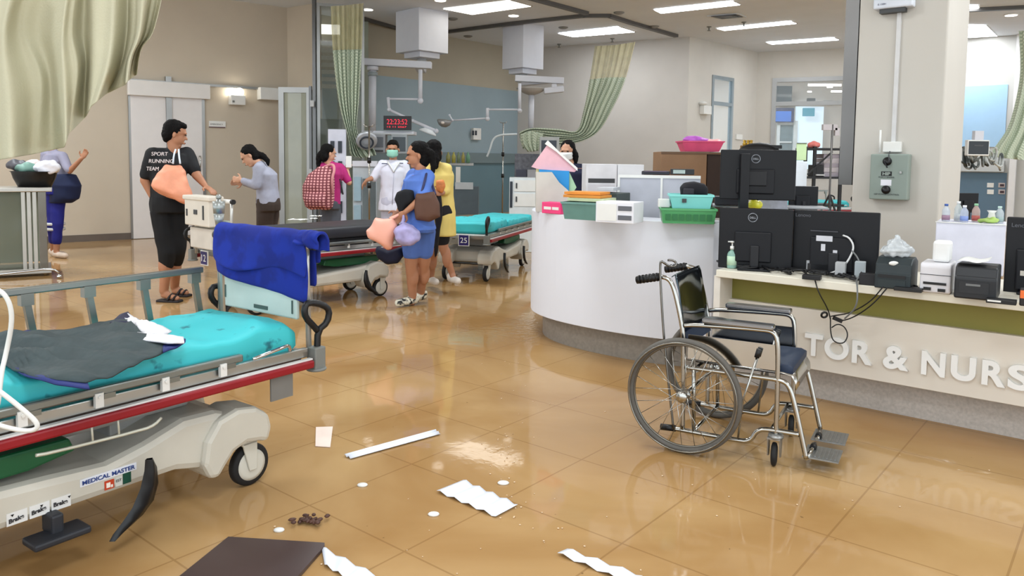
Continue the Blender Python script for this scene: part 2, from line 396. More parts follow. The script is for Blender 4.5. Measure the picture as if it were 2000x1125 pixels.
# glowing panel set behind the glass
mb = MB(); slab(mb, 622, 47, 664, 66, 14.9, 8, .03); tag(obj('glow_panel', mb, M((250, 250, 240), .5, 0, 0, emit=2.2)), 'bright white glowing panel behind the tall left glass', 'light')
mb = MB(); slab(mb, 622, 232, 668, 290, 14.6, 10, .15, z0=0.0); tag(obj('dark_block', mb, M((82, 90, 84), .5)), 'dark green-grey block behind the tall left glass', 'cabinet')  # dark block for the darker lower part of the glass

# back wall with the blue panel
B0 = P(710, 43, z=ZC); B1 = P(1012, 96, z=ZC); BW = Pl.two(B0, B1); bl = BW.at(560, 200)
bl = BW.p-BW.u*1.0
wallseg('wall_back', (bl.x, bl.y), (B1.x, B1.y), 0, ZC, M((176, 168, 150), .8, 0, .03, 2))
zb = BW.at(740, 147.5).z; zr = BW.at(900, 298).z; zd = BW.at(900, 318).z
L_ = (B1-bl).dot(BW.u)
for nm, za, zc_, col, th in (('trim_7', zr, zb, (146, 164, 172), .012), ('trim_8', zd, zr, (112, 128, 132), .08), ('trim_9', 0.1, zd, (102, 130, 140), .014)):
    mb = MB(); mb.frame(Vector((bl.x, bl.y, za)), BW.u*L_, (0, 0, zc_-za), BW.n*th); struct(nm, mb, M(col, .5, 0, .04, 1.5))
K4 = P(1347, 72, z=ZC); K5 = P(1480, 102, z=ZC); CW = Pl.two(B1, K4); SW = Pl.two(K4, K5); K6 = P(1700, 92, z=ZC); WW = Pl.two(K5, K6)
wallseg('wall_curtain', B1, K4, 0, ZC, WALLG)
# side wall with the narrow door
def gapwall(name, pl, a, b, x0, x1, ytop, mt):
    p, q = pl.at(x0, ytop), pl.at(x1, ytop)
    wallseg(name, a, p, 0, ZC, mt); wallseg(name+'_far', q, b, 0, ZC, mt); wallseg(name+'_above', p, q, p.z, ZC, mt)
gapwall('wall_side', SW, K4, K5, 1391, 1433, 146, WALLW)
def onframe(name, pl, x0, y0, x1, y1, fw, frm, glass, z0, rails=(), depth=.08):
    a = pl.at(x0, y0); b = pl.at(x1, y0); top = a.z; a.z = z0; b.z = z0; u = (b-a).normalized(); W_ = (b-a).length; n = pl.n; Z = Vector((0, 0, 1)); f = MB()
    for x in (0, W_-fw): f.frame(a+u*x-n*.06, u*fw, Z*(top-z0), n*depth)
    zs = [z0, top-fw]+[pl.at(x0, yy).z for yy in rails]
    for z in zs: f.frame(a+u*fw+Z*(z-z0)-n*.06, u*(W_-2*fw), Z*fw, n*depth)
    fo = struct(name, f, frm); g = MB(); g.frame(a+u*fw-n*.03, u*(W_-2*fw), Z*(top-z0), n*.006); struct('pane', g, glass, parent=fo); return fo
onframe('door_4', SW, 1391, 146, 1433, 300, .08, M((150, 160, 165), .4, .6, .03), glassmat((225, 240, 250), .12), 0, rails=(204,))
o = SW.at(1388, 300)-SW.n*1.4; mb = MB(); q0 = SW.at(1385, 200)-SW.n*1.6-SW.u*1.5
q0 = SW.at(1391, 200)-SW.n*1.2-SW.u*.3
mb.frame((q0.x, q0.y, 0), SW.u*2.4, (0, 0, ZC-.05), -SW.n*.05); struct('wall_glowing', mb, M((196, 222, 238), .6, 0, .02, emit=1.5))  # wall glows by itself to stand in for the bright room
gapwall('wall_far', WW, K5, K6, 1509, 1690, 153, WALLW)
onframe('window_2', WW, 1509, 153, 1690, 300, .1, M((165, 166, 166), .4, .5, .03), glassmat((215, 225, 230), .12), .02, rails=(207,))
# the room beyond the window
FR = Pl((0, 23.5), -3); mb = MB(); mb.frame((4, 23.5, 0), (13, -.6, 0), (0, 0, ZC), (0, .1, 0)); struct('wall_beyond', mb, M((206, 198, 188), .8, 0, .03))
mb = MB(); wslab(mb, FR, 1549, 208, 1603, 330, .06); struct('trim_10', mb, M((206, 226, 240), .6, 0, .02, emit=.5))  # pale wall panel made brighter by a glow of its own
t = thing('glass_door', 'white-framed glass door in the room behind the window', 'door', FR.at(1533, 330, .2))
mb = MB(); wslab(mb, FR, 1513, 236, 1519, 340, .08, .1); wslab(mb, FR, 1545, 236, 1553, 340, .08, .1); wslab(mb, FR, 1519, 236, 1545, 244, .08, .1); wslab(mb, FR, 1519, 276, 1545, 279, .06, .1); obj('door_frame', mb, M((215, 225, 228), .4), t)
mb = MB(); wslab(mb, FR, 1519, 244, 1545, 340, .02, .1); obj('pane', mb, M((118, 138, 145), .15, 0, .1), t)
t = thing('wall_poster', 'blue poster high in the room behind the window', 'screen', FR.at(1530, 238, .3))
mb = MB(); wslab(mb, FR, 1511, 211, 1549, 239, .06, .25); obj('poster_frame', mb, M((40, 46, 90), .4), t)
mb = MB(); wslab(mb, FR, 1513, 217, 1545, 237, .004, .31); obj('picture', mb, M((58, 110, 196), .3, 0, .45, 1.6, emit=.3), t)  # poster print given a faint added glow
mb = MB(); wslab(mb, FR, 1567, 211, 1590, 227, .04, .3); t = tag(obj('hanging_sign', mb, M((72, 168, 196), .5, 0, .04)), 'small turquoise sign hanging behind the window', 'sign')
mb = MB(); wslab(mb, FR, 1575, 192, 1591, 206, .05, .3); tag(obj('dark_wall_panel', mb, M((40, 42, 38), .4)), 'small black panel above the turquoise sign behind the window', 'panel')
mb = MB(); wslab(mb, FR, 1608, 196, 1626, 206, .05, .3); tag(obj('grey_wall_vent', mb, M((160, 158, 152), .4)), 'small grey framed vent behind the window near the pillar', 'vent')
mb = MB(); wslab(mb, FR, 1514, 168, 1545, 206, .05, .3); struct('window_3', mb, M((76, 86, 90), .1, 0, .3, 1.))
for (x0, y0, x1, y1, lb) in ((1578, 164, 1642, 168, 'longest white ceiling light behind the window'), (1615, 169, 1625, 171.5, 'small round-edged ceiling light behind the window'), (1577, 178, 1584, 180.5, 'tiny left ceiling light behind the window'), (1623, 177, 1643, 180, 'short white ceiling light behind the window by the pillar')):
    mb = MB(); wslab(mb, FR, x0, y0, x1, y1, .05, 2.0); tag(obj('ceiling_light', mb, M((255, 252, 245), .5, 0, 0, emit=4.)), lb, 'ceiling light')
# pillar
PA = P(1667, 300, d=6.0); PA.z = 0; pu = V2(-39.4); pv = Vector((-pu.y, pu.x, 0)); PF = Pl((PA.x, PA.y), -39.4)
pw = (PF.at(1847, 150)-PA).dot(pu)
mb = MB(); mb.frame(PA, pu*pw, (0, 0, ZC), pv*.80); struct('pillar', mb, M((196, 192, 184), .7, 0, .02, 2.), bevel=.012)
mb = MB(); q = PA+pv*.03-pu*.112; q.z = P(1650, 361, d=6.05).z; mb.frame(q, pu*.1, (0, 0, ZC-q.z), pv*.3); struct('trim_11', mb, M((112, 110, 108), .28, .9, .08, 2.))
# right hand alcove
R0 = P(1886, 76, z=ZC); R1 = P(2000, 67, z=ZC); RW = Pl.two(R0, R1)
a = R0-RW.u*2.5; b = R0+RW.u*5
wallseg('wall_right', a, b, 0, ZC, M((190, 190, 186), .8, 0, .03, 2))
mb = MB(); wslab(mb, RW, 1860, 170, 1962, 287, .02); struct('trim_12', mb, M((160, 196, 226), .5, 0, .02))
mb = MB(); wslab(mb, RW, 1860, 336, 1961, 440, .02); struct('trim_13', mb, M((92, 118, 138), .5, 0, .03))
mb = MB(); wslab(mb, RW, 1966, 70, 1979, 440, .12); struct('trim_14', mb, M((222, 222, 222), .6, 0, .02))
mb = MB(); wslab(mb, RW, 1860, 313, 1962, 334, .12); tag(obj('bed_head_rail', mb, M((186, 190, 190), .5, 0, .03)), 'grey wall rail under the light blue panel at right', 'wall rail')
for (x0, y0) in ((1928, 357), (1950, 357), (1928, 370), (1950, 370)):
    mb = MB(); r = wslab(mb, RW, x0, y0, x0+13, y0+9, .03); so = tag(obj('wall_socket', mb, WHITE if x0 < 1940 else M((190, 180, 178), .5), bevel=.004), '%s %s socket on the dark blue panel right of the pillar' % ('upper' if y0 < 360 else 'lower', 'left white' if x0 < 1940 else 'right dark-faced'), 'socket', 'sockets on the dark blue wall panel')
    if x0 > 1940:
        m2 = MB(); wslab(m2, RW, x0+3, y0+2.5, x0+11, y0+7, .005, .031); obj('faceplate', m2, M((60, 40, 48), .5), so)

# ---- ceiling fittings
def ceil_quad(px, zt, th, grow=0.):
    pts = [P(x, y, z=zt) for x, y in px]; c = sum(pts, Vector())/4
    if grow: pts = [p+(p-c).normalized()*grow for p in pts]
    mb = MB(); mb.prism(pts, (0, 0, th)); return mb, c
LAMP = M((246, 250, 255), .5, 0, 0, emit=12.5)
for px, lb in (([(866, 18), (922, 29), (1037, 13), (996, 2)], 'wide recessed ceiling light above the left boom'), ([(1091, 66), (1120, 72.5), (1239, 63), (1207, 53)], 'wide recessed ceiling light in front of the back curtain'),
               ([(1278, 20), (1291, 26.5), (1445, 10), (1430, 3.5)], 'nearest long thin ceiling light, at the top of the photo'), ([(1401, 56.5), (1415, 60), (1555, 46.5), (1544, 42.5)], 'middle one of three long thin ceiling lights'),
               ([(1498, 83.5), (1508, 87), (1638, 78.5), (1628, 74.5)], 'farthest of three long thin ceiling lights'), ([(1830, 49), (1830, 76), (1947, 71), (1925, 50)], 'wide ceiling light right of the pillar'),
               ([(1870, 12), (1870, 19), (1912, 17.5), (1910, 11.5)], 'small ceiling light high beside the pillar')):
    c = sum((P(x, y, z=ZC) for x, y in px), Vector())/4
    t = thing('ceiling_light', lb, 'ceiling light', c, group='recessed ceiling lights')
    mb, _ = ceil_quad(px, ZC-.012, .012, .03); obj('light_frame', mb, M((190, 188, 184), .5, 0, .02), t)
    mb, _ = ceil_quad(px, ZC-.018, .006); obj('diffuser', mb, LAMP if 'left boom' not in lb else M((244, 240, 230), .5, 0, 0, emit=3.5), t)
for (x, y, lb) in ((718, 18, 'beside the left curtain'), (860, 0, 'at the top edge above the left boom'), (1003, 30, 'right of the wide light above the left boom'), (1975, 29, 'right of the pillar')):
    c = P(x, y, z=ZC); t = thing('downlight', 'small round ceiling downlight '+lb, 'downlight', c, group='round downlights')
    mb = MB(); mb.cyl(c-Vector((0, 0, .01)), c, .12, 24); obj('rim', mb, WHITE, t)
    mb = MB(); mb.cyl(c-Vector((0, 0, .016)), c-Vector((0, 0, .01)), .095, 24); obj('lamp', mb, M((255, 250, 238), .5, 0, 0, emit=4.), t)
TRK = M((88, 86, 84), .5, .3, .04)
for pts, lb in (([(1020, -8), (1145, 26)], 'dark curtain track crossing the ceiling at top centre'), ([(876, 62), (1000, 46), (1140, 31), (1190, 31), (1230, 44), (1320, 70)], 'bent dark curtain track running to the back curtain'), ([(1888, 20), (2010, 14)], 'dark curtain track right of the pillar'), ([(700, 34), (760, 51), (880, 84)], 'dark ceiling track above the blue wall')):
    mb = MB(); q = [P(x, y, z=ZC-.03) for x, y in pts]
    for a, b in zip(q, q[1:]): mb.beam(a-(b-a).normalized()*.02, b+(b-a).normalized()*.02, .10, .06)
    tag(obj('curtain_track', mb, TRK), lb, 'curtain track')
for (x, y, lb) in ((1092, 86, 'left of the back curtain'), (1453, 43, 'by the ceiling vent'), (1196, 75, 'above the back curtain'), (1385, 52, 'left of the ceiling vent')):
    c = P(x, y, z=ZC); t = thing('sprinkler', 'small ceiling sprinkler head '+lb, 'sprinkler', c-Vector((0, 0, .09)), group='ceiling sprinklers')
    mb = MB(); mb.lathe(c, [(.05, 0), (.05, -.012), (.02, -.02), (.012, -.07), (.035, -.075), (.035, -.085)], n=14); obj('head', mb, GREYP, t)
for (x, y, lb) in ((1209, 24, 'left of the nearest long light'), (1100, 53, 'above the second wide light'), (884, 36, 'left of the first wide light'), (914, 70, 'between the two booms'), (1278, 51, 'near the bend of the track')):
    c = P(x, y, z=ZC); mb = MB(); mb.lathe(c, [(.10, 0), (.10, -.015), (.06, -.035), (.0, -.036)], n=18); tag(obj('smoke_detector', mb, M((130, 128, 124), .5)), 'flat round ceiling detector '+lb, 'detector', 'ceiling detectors')
px = [(1380, 32.5), (1408, 38.5), (1458, 34), (1440, 27.5)]; c = P(1425, 33, z=ZC); t = thing('ceiling_vent', 'square dark ceiling air vent between the long lights', 'vent', c-Vector((0, 0, .05)))
mb, _ = ceil_quad(px, ZC-.02, .02); obj('vent_frame', mb, LGREY, t)
for k in range(3):
    s_ = .8-k*.25; cc = sum((Vector(p) for p in px), Vector((0, 0)))/4; mb, _ = ceil_quad([(cc.x+(x-cc.x)*s_, cc.y+(y-cc.y)*s_) for x, y in px], ZC-.03-k*.012, .01); obj('louvre', mb, M((60+k*20,)*3, .5), t)

# ---- small things on walls
def wallthing(name, pl, x0, y0, x1, y1, th, mt, lb, cat, bevel=.01, group=None, off=0.):
    mb = MB(); r = wslab(mb, pl, x0, y0, x1, y1, th, off); t = tag(obj(name, mb, mt, bevel=bevel), lb, cat, group); return t, r
t, r = wallthing('emergency_light', LW, 446, 186, 474, 205, .16, WHITE, 'white emergency light glowing on the beige left wall', 'emergency light', off=.002)
for x in (453, 468):
    q = LW.at(x, 180, .10); mb = MB(); mb.ball(q, .075, n=14); obj('lamp_head', mb, M((255, 250, 235), .4, 0, 0, emit=7.), t, label='glowing round lamp head')
mb = MB(); wslab(mb, LW, 454, 196, 458, 200, .01, .161); obj('test_button', mb, GREYP, t)
wallthing('door_closer_box', LW, 502, 171, 541, 195, .18, WHITE, 'white box on the wall above the glass door', 'box')
t, r = wallthing('wall_sign', LW, 408, 236, 440, 249, .02, WHITE, 'small white name plate on the beige wall', 'sign', .0)
mb = MB(); wslab(mb, LW, 408, 247, 440, 249, .004, .021); obj('sign_stripe', mb, M((96, 70, 74), .5), t)
text('sign_text', 'EMERGENCY', t, r['o']+r['u']*r['w']*.08+Vector((0, 0, r['h']*.4)), r['u'], .1, M((70, 70, 72), .5), .001, wid=r['w']*.75)
t, r = wallthing('soap_dispenser', SW, 1366, 206, 1381, 223, .12, WHITE, 'white soap dispenser on the wall left of the narrow door', 'dispenser')
mb = MB(); q = SW.at(1373, 202, .06); mb.ball(q, (.1, .1, .05)); obj('lamp_head', mb, WHITE, t)
wallthing('wall_switch', SW, 1436, 262, 1448, 272, .03, WHITE, 'white switch plate right of the narrow door', 'switch', .0)
t, r = wallthing('wall_dispenser', BW, 919, 250, 934, 273, .1, WHITE, 'white dispenser on the blue back wall', 'dispenser')
mb = MB(); wslab(mb, BW, 922, 255, 925.5, 264, .01, .101); wslab(mb, BW, 927.5, 255, 931, 264, .01, .101); obj('window_slot', mb, M((50, 56, 66), .4), t)
# ============================================================= stretchers
CASTW = M((205, 203, 192), .4, 0, .05); SHEET = pattern('spots', (58, 190, 196), (26, 112, 124), 15., .6, thr=.69); NAVYSIGN = M((34, 24, 92), .5, 0, .05)
FAIR = M((198, 194, 182), .38, 0, .05, 5.)
def pad(x0, x1, y0, y1, z0, z1, amp=.006, seed=0., nx=48, r=.05, crown=0.):
    mb = MB(); rows = []; n = 40
    for i in range(nx+1):
        t = i/nx; x = x0+(x1-x0)*t; e = min(t, 1-t)*abs(x1-x0); k = 1-(1-min(1, e/r))**2 if e < r else 1; k = .55+.45*math.sqrt(max(0, k))
        row = []
        for j in range(n):
            a = 2*PI*j/n; ca, sa = math.cos(a), math.sin(a); q = .28
            cx_ = math.copysign(abs(ca)**q, ca); cz = math.copysign(abs(sa)**q, sa)
            y = (y0+y1)/2+cx_*(y1-y0)/2*(.97+.03*k); z = (z0+z1)/2+cz*(z1-z0)/2*k + crown*(1-cx_*cx_)*(sa > 0)
            nn = noise.noise(Vector((x*5+seed, y*5, z*4)))+.6*noise.noise(Vector((x*13+seed, y*9, z*6))); row.append(Vector((x, y+nn*amp*.7, z+nn*amp*(1.5 if sa > 0 else .2))))
        row.append(row[0].copy()); rows.append(row)
    mb.grid(rows); mb.f.append(tuple(range(n))[::-1]); mb.sm.append(False); k0 = nx*(n+1); mb.f.append(tuple(range(k0, k0+n))); mb.sm.append(False); return mb
def stretcher(label, loc, ang, sheet='aqua', bar=True, iv=False, sign=None, farrail=True, stickers=False, group='wheeled stretchers', L=1.9, panel=True):
    W = .70; t = thing('stretcher', label, 'stretcher', loc, math.radians(ang), group)
    O = lambda n, mb, mt, **k: obj(n, mb, mt, t, local=True, **k)
    mb = MB(); mb.b2((-L, .02, .505), (-.02, W-.02, .53))
    for y in (.0, W-.025): mb.b2((-L, y, .52), (0, y+.025, .562))
    mb.b2((-L, 0, .52), (-L+.03, W, .55)); mb.b2((-.03, 0, .52), (0, W, .55)); O('deck_frame', mb, M((172, 172, 168), .3, .85, .05), bevel=.004)
    for y in (-.045, W+.005):
        mb = MB(); mb.b2((-L-.01, y, .478), (.0, y+.04, .513)); O('bumper_rail', mb, RED, bevel=.008, label='dark red bumper rail')
    mb = MB()
    for y in (-.03, W+.01): mb.b2((-L, y, .513), (-.0, y+.022, .519))
    O('rail_lip', mb, WHITE)
    if sheet == 'aqua':
        O('mattress', pad(-L+.03, -.04, .03, W-.03, .53, .665, .02, 3., crown=.01), SHEET)
    elif sheet == 'raised':
        O('mattress', pad(-.80, -.02, .03, W-.03, .56, .70, .012, 5.), SHEET)
        O('mattress', pad(-L+.03, -.83, .03, W-.03, .56, .67, .014, 9.), SHEET)
        mb = MB(); mb.b2((-L+.05, .03, .535), (-.02, W-.03, .56)); O('mattress_board', mb, WHITE, bevel=.01)
    elif sheet == 'black':
        O('mattress', pad(-L+.02, -.28, .02, W-.02, .62, .745, .002, 5., r=.015), M((44, 46, 52), .42, 0, .1, 3.))
        mb = MB(); mb.b2((-L+.03, .05, .535), (-.28, W-.05, .63)); O('mattress_board', mb, M((30, 30, 32), .6), bevel=.01)
    # guard rails : lowered at y=0, raised at y=W
    def rail(y, zt, xa, xb, xs, lean, lowered):
        mb = MB(); mb.b2((xa, y-.014, zt-.026), (xb, y+.014, zt+.004)); g = O('side_rail', mb, M((132, 136, 132), .32, .8, .06), bevel=.006)
        for x in xs:
            p = MB()
            if lowered: p.b2((x-.014, y-.014, .56), (x+.014, y+.01, zt-.02)); p.b2((x-.02, y-.018, zt-.04), (x+.02, y+.014, zt-.022))
            else:
                p.beam((x+lean, y, .55), (x, y, zt-.05), .026, .022, (0, 1, 0)); p.b2((x-.024, y-.018, zt-.07), (x+.024, y+.018, zt-.022))
            obj('post', p, M((128, 130, 124), .35, .8), g, local=True)
        for x in xs:
            p = MB(); p.b2((x-.05, y-.02, .535), (x-.022, y-.004, .585)); p.cyl((x-.036, y-.026, .572), (x-.036, y-.02, .572), .006, 8); obj('bracket', p, WHITE, g, local=True)
    near_hi = (not farrail)
    rail(-.005, .60, -1.75, -.342, (-.40, -.64, -.88, -1.12, -1.40, -1.68), 0, True)
    if farrail: rail(W, .862, -1.6, -.062, (-.105, -.356, -.60, -.844, -1.1, -1.35), .04, False)
    else: rail(W+.005, .60, -1.75, -.342, (-.40, -.64, -.88, -1.12, -1.40, -1.68), 0, True)
    mb = MB()
    mb.tube([(-.30, -.02, .575), (-.26, -.03, .585), (-.16, -.03, .598), (-.12, -.02, .60), (-.105, -.01, .57)], .008, 8, smoothp=1); O('release_lever', mb, CHROME)
    # moulded base
    prof = [(-.30, .21), (-.30, .33), (-.42, .375), (-.56, .38), (-.72, .33), (-.86, .30), (-1.05, .315), (-1.3, .33), (-1.5, .36), (-1.62, .33), (-1.62, .21), (-1.55, .17), (-1.35, .185), (-.6, .185), (-.5, .16), (-.40, .18)]
    mb = MB(); mb.prism([(x, .05, z) for x, z in prof], (0, .60, 0)); O('base_cover', mb, FAIR, bevel=.03)
    arch = [(-.195, .19), (-.175, .25), (-.19, .31), (-.25, .355), (-.34, .37), (-.43, .345), (-.485, .27), (-.50, .18), (-.47, .115), (-.43, .11), (-.40, .15), (-.36, .195), (-.30, .215), (-.24, .205)]
    for f in (lambda x: x, lambda x: -L+.0-x):
        for (ya, yb) in ((.02, .20), (.50, .68)):
            mb = MB(); mb.prism([(f(x), ya, z) for x, z in arch], (0, yb-ya, 0)); O('wheel_arch', mb, FAIR, bevel=.028)
    mb = MB(); mb.b2((-1.5, .2, .38), (-.45, .5, .47)); mb.b2((-.75, .25, .3), (-.6, .45, .5)); mb.b2((-1.35, .25, .3), (-1.2, .45, .5)); O('lift_column', mb, M((150, 150, 146), .5), bevel=.01)
    for cx in (-.24, -L+.24):
        for cy in (.10, .60):
            c = Vector((cx, cy, .09)); s = 1 if cx > -1 else -1
            mb = MB(); mb.lathe(c-Vector((0, .022, 0)), [(.068, 0), (.084, .002), (.090, .010), (.090, .034), (.084, .042), (.068, .044)], (0, 1, 0), 32); wh = O('caster_wheel', mb, RUBBER)
            mb = MB(); mb.lathe(c-Vector((0, .026, 0)), [(.0, 0), (.05, .001), (.066, .004), (.068, .026), (.068, .048), (.05, .051), (0, .052)], (0, 1, 0), 32); mb.cyl(c-Vector((0, .032, 0)), c+Vector((0, .032, 0)), .012, 12); obj('hub', mb, CASTW, wh, local=True, label='cream plastic hub')
            mb = MB(); 
            mb.prism([(cx-.055, cy-.036, .20), (cx+.02, cy-.036, .20), (cx+.018, cy-.036, .07), (cx-.018, cy-.036, .07)], (0, .010, 0)); mb.prism([(cx-.055, cy+.026, .20), (cx+.02, cy+.026, .20), (cx+.018, cy+.026, .07), (cx-.018, cy+.026, .07)], (0, .010, 0)); mb.b2((cx-.055, cy-.036, .185), (cx+.02, cy+.036, .215)); O('caster_fork', mb, CASTW, bevel=.004)
    # pedals
    def pedal(x, y):
        mb = MB(); rows = []
        for (px_, z, w_) in ((x, .30, .014), (x+.006, .26, .024), (x+.0, .20, .034), (x-.025, .14, .040), (x-.065, .10, .038), (x-.11, .070, .026), (x-.14, .05, .010)):
            rows.append([Vector((px_-w_, y, z)), Vector((px_, y-.02, z+.002)), Vector((px_+w_, y, z)), Vector((px_, y+.014, z-.002)), Vector((px_-w_, y, z))])
        mb.grid(rows); O('brake_pedal', mb, M((14, 15, 18), .35))
    pedal(-.745, -.02)
    if not stickers: pedal(-1.35, W+.02); pedal(-.55, W+.02)
    mb = MB(); mb.b2((-1.14, -.04, .115), (-.96, .06, .14)); mb.b2((-1.07, .0, .13), (-1.03, .08, .2)); O('foot_plate', mb, M((40, 42, 48), .5), bevel=.008)
    mb = MB(); mb.tube([(-.5, .34, .16), (-1.4, .34, .16)], .016, 8); mb.tube([(-.24, .12, .2), (-.24, .58, .2)], .014, 8); mb.tube([(-L+.24, .12, .2), (-L+.24, .58, .2)], .014, 8); O('axle_bar', mb, M((70, 70, 70), .4, .8))
    mb = MB(); mb.prism([(-1.62, .08, .42), (-.97, .08, .42), (-.95, .08, .37), (-1.1, .08, .345), (-1.5, .08, .34), (-1.62, .08, .36)], (0, .5, 0)); O('bottle_tray', mb, M((20, 88, 52), .4, 0, .08), bevel=.01, label='dark green bottle tray')
    mb = MB(); mb.tube([(-1.12, -.02, .43), (-1.08, -.02, .425), (-.76, -.02, .413), (-.72, -.02, .42), (-.69, -.01, .435)], .006, 6, smoothp=1)
    for x in (-.94, -.85): mb.tube([(x, -.02, .415), (x, -.01, .50)], .004, 6)
    O('wire_hanger', mb, M((205, 205, 190), .4, .3))
    # head end: corner blocks, push frame
    for y in (.0, W):
        mb = MB(); mb.b2((.015, y-.03, .46), (.075, y+.03, .56)); mb.cyl((.045, y, .452), (.045, y, .466), .045, 18); O('corner_block', mb, GREYP, bevel=.006)
    for y in ((.03, W-.03) if bar else ()):
        mb = MB(); mb.tube([(.03, y, .52), (.02, y, .9), (.02, y, 1.01)], .013, 10); O('push_post', mb, M((200, 200, 196), .35, .6))
    mb = MB(); mb.cyl((.02, -.0, 1.015), (.02, W-.02, 1.015), .019, 14); mb2 = MB(); mb2.cyl((.02, -.03, 1.015), (.02, .0, 1.015), .021, 14); mb2.cyl((.02, W-.02, 1.015), (.02, W+.01, 1.015), .021, 14)
    if bar:
        b_ = O('push_bar', mb, WHITE); obj('bar_cap', mb2, BLACK, b_, local=True)
    for y, s in ((.0, -1), (W, 1)):
        mb = MB(); mb.tube([(.05, y, .54), (.055, y, .63), (.10, y+.012*s, .66), (.11, y+.015*s, .715), (.075, y+.01*s, .745), (.0, y-.0*s, .765), (-.02, y, .74), (-.015, y, .70), (.03, y, .655), (.052, y, .63)], .015, 8, smoothp=1); O('push_handle', mb, BLACK)
    if panel:
        mb = MB(); mb.b2((.0, .075, .675), (.018, W-.085, .85)); pn = O('head_board', mb, M((196, 210, 204), .45, 0, .04), bevel=.008, label='pale green-white plastic head board')
        
        for a, b in (((-.004, .28, .695), (.0, .38, .712)), ((-.004, .10, .70), (0, .108, .76)), ((-.004, W-.10, .72), (0, W-.092, .78))): obj('slot', MB().b2(a, b), M((70, 90, 86), .5), pn, local=True)
    if iv:
        mb = MB(); mb.cyl((.02, W-.02, .5), (.02, W-.02, 1.19), .012, 12); mb.cyl((.02, W-.02, 1.12), (.02, W-.02, 1.18), .026, 14, .03); mb.cyl((.02, W-.02, 1.06), (.02, W-.02, 1.12), .016, 14, .026); mb.ball((.02, W-.02, 1.20), .014, n=10); O('drip_pole', mb, M((158, 162, 160), .35, .6))
        mb = MB(); mb.b2((-.212, -.02, .375), (-.1, -.012, .49)); O('hanging_plate', mb, M((118, 116, 112), .5))
    if sign:
        y0 = .14 if sign == '12' else .36
        mb = MB(); mb.b2((.03, y0, .43), (.04, y0+.13, .56)); s_ = O('number_sign', mb, WHITE); mb = MB(); mb.b2((.04, y0+.008, .438), (.043, y0+.122, .552)); obj('sign_face', mb, NAVYSIGN, s_, local=True)
        x_ = text('sign_number', sign, s_, (.0435, y0+.025, .465), (0, 1, 0), .1, WHITE, .001, wid=.08, hei=.06, local=True)
    if stickers:
        yy = .0495; S_ = lambda x0, z0, x1, z1, c, n='sticker', lb=None: O(n, MB().b2((x0, yy-.0015, z0), (x1, yy, z1)), M(c, .4, 0, 0), label=lb)
        a = S_(-.955, .247, -.755, .274, (225, 228, 236)); text('lettering', 'MEDICAL MASTER', a, (-.948, yy-.003, .2525), (1, 0, 0), .02, M((40, 66, 130), .4, 0, 0), .0005, wid=.186, hei=.0155, bold=.02, local=True)
        a = S_(-.872, .207, -.838, .240, (188, 66, 36), lb='red sticker'); O('sticker', MB().b2((-.866, yy-.003, .214), (-.852, yy-.001, .232)).b2((-.850, yy-.003, .212), (-.843, yy-.001, .222)), M((235, 225, 215), .4))
        a = S_(-.834, .207, -.808, .240, (205, 205, 198)); text('lettering', 'EST', a, (-.832, yy-.003, .224), (1, 0, 0), .01, M((90, 90, 90), .4), .0005, wid=.02, local=True)
        a = S_(-.806, .207, -.776, .246, (30, 74, 58), lb='dark green sticker')
        for k in range(3):
            x0 = -1.185+k*.068; z0 = .196-.000*k; a = S_(x0, z0, x0+.062, z0+.042, (222, 222, 220)); 
            text('lettering', 'Brake', a, (x0+.006, yy-.003, z0+.008+.003*k), (1, 0, .12 if k < 2 else 0), .01, M((40, 40, 44), .4), .0005, wid=.045, bold=.03, local=True)
            mb = MB(); xx = x0+.012+.02*k; mb.prism([(xx, yy-.003, z0+.036), (xx+.010, yy-.003, z0+.036), (xx+.005, yy-.003, z0+.028)], (0, .001, 0)); obj('arrow', mb, BLACK, a, local=True)
    return t
near = stretcher('front left stretcher with turquoise sheet and blue towel on its push bar', P(602, 706, z=.5)*1, 54.5, 'aqua', iv=True, farrail=True, stickers=True); near.location.z = 0
bed2 = stretcher('stretcher with a bare black mattress and number 12 sign behind the blue towel', (-2.86, 6.95, 0), 228, 'black', sign='12', farrail=False, group='wheeled stretchers', L=1.85)
bed4 = stretcher('stretcher with folded turquoise bedding and number 25 sign left of the white counter', (-.93, 8.71, 0), 252.6, 'raised', sign='25', farrail=False, bar=False, panel=False)
bed5 = stretcher('distant stretcher with turquoise sheet behind the pillar and monitors', (6.6, 14.9, 0), 12, 'aqua', farrail=True, panel=False, bar=False, L=1.8)
# white controls box hanging on the head end of stretcher 12
t = thing('monitor_unit', 'white bedside unit hung on the head end of the stretcher numbered 12', 'medical unit', (-2.75, 6.87, .70)); t.rotation_euler.z = math.radians(228)
F2 = lambda x, y, z: (x, y, z)
mb = MB(); mb.b2((.08, .02, .1), (.2, .46, .34)); mb.b2((.07, .0, .32), (.21, .48, .36)); obj('casing', mb, M((214, 208, 196), .5, 0, .04), t, local=True, bevel=.01)
mb = MB(); mb.b2((.2, .06, .18), (.206, .08, .24)); mb.b2((.2, .2, .2), (.206, .26, .24)); mb.b2((.2, .36, .16), (.206, .38, .28)); obj('socket_slots', mb, DKGREY, t, local=True)
mb = MB(); mb.b2((.08, .03, -.1), (.16, .42, .08)); obj('lower_drawer', mb, M((206, 200, 190), .5), t, local=True, bevel=.01)
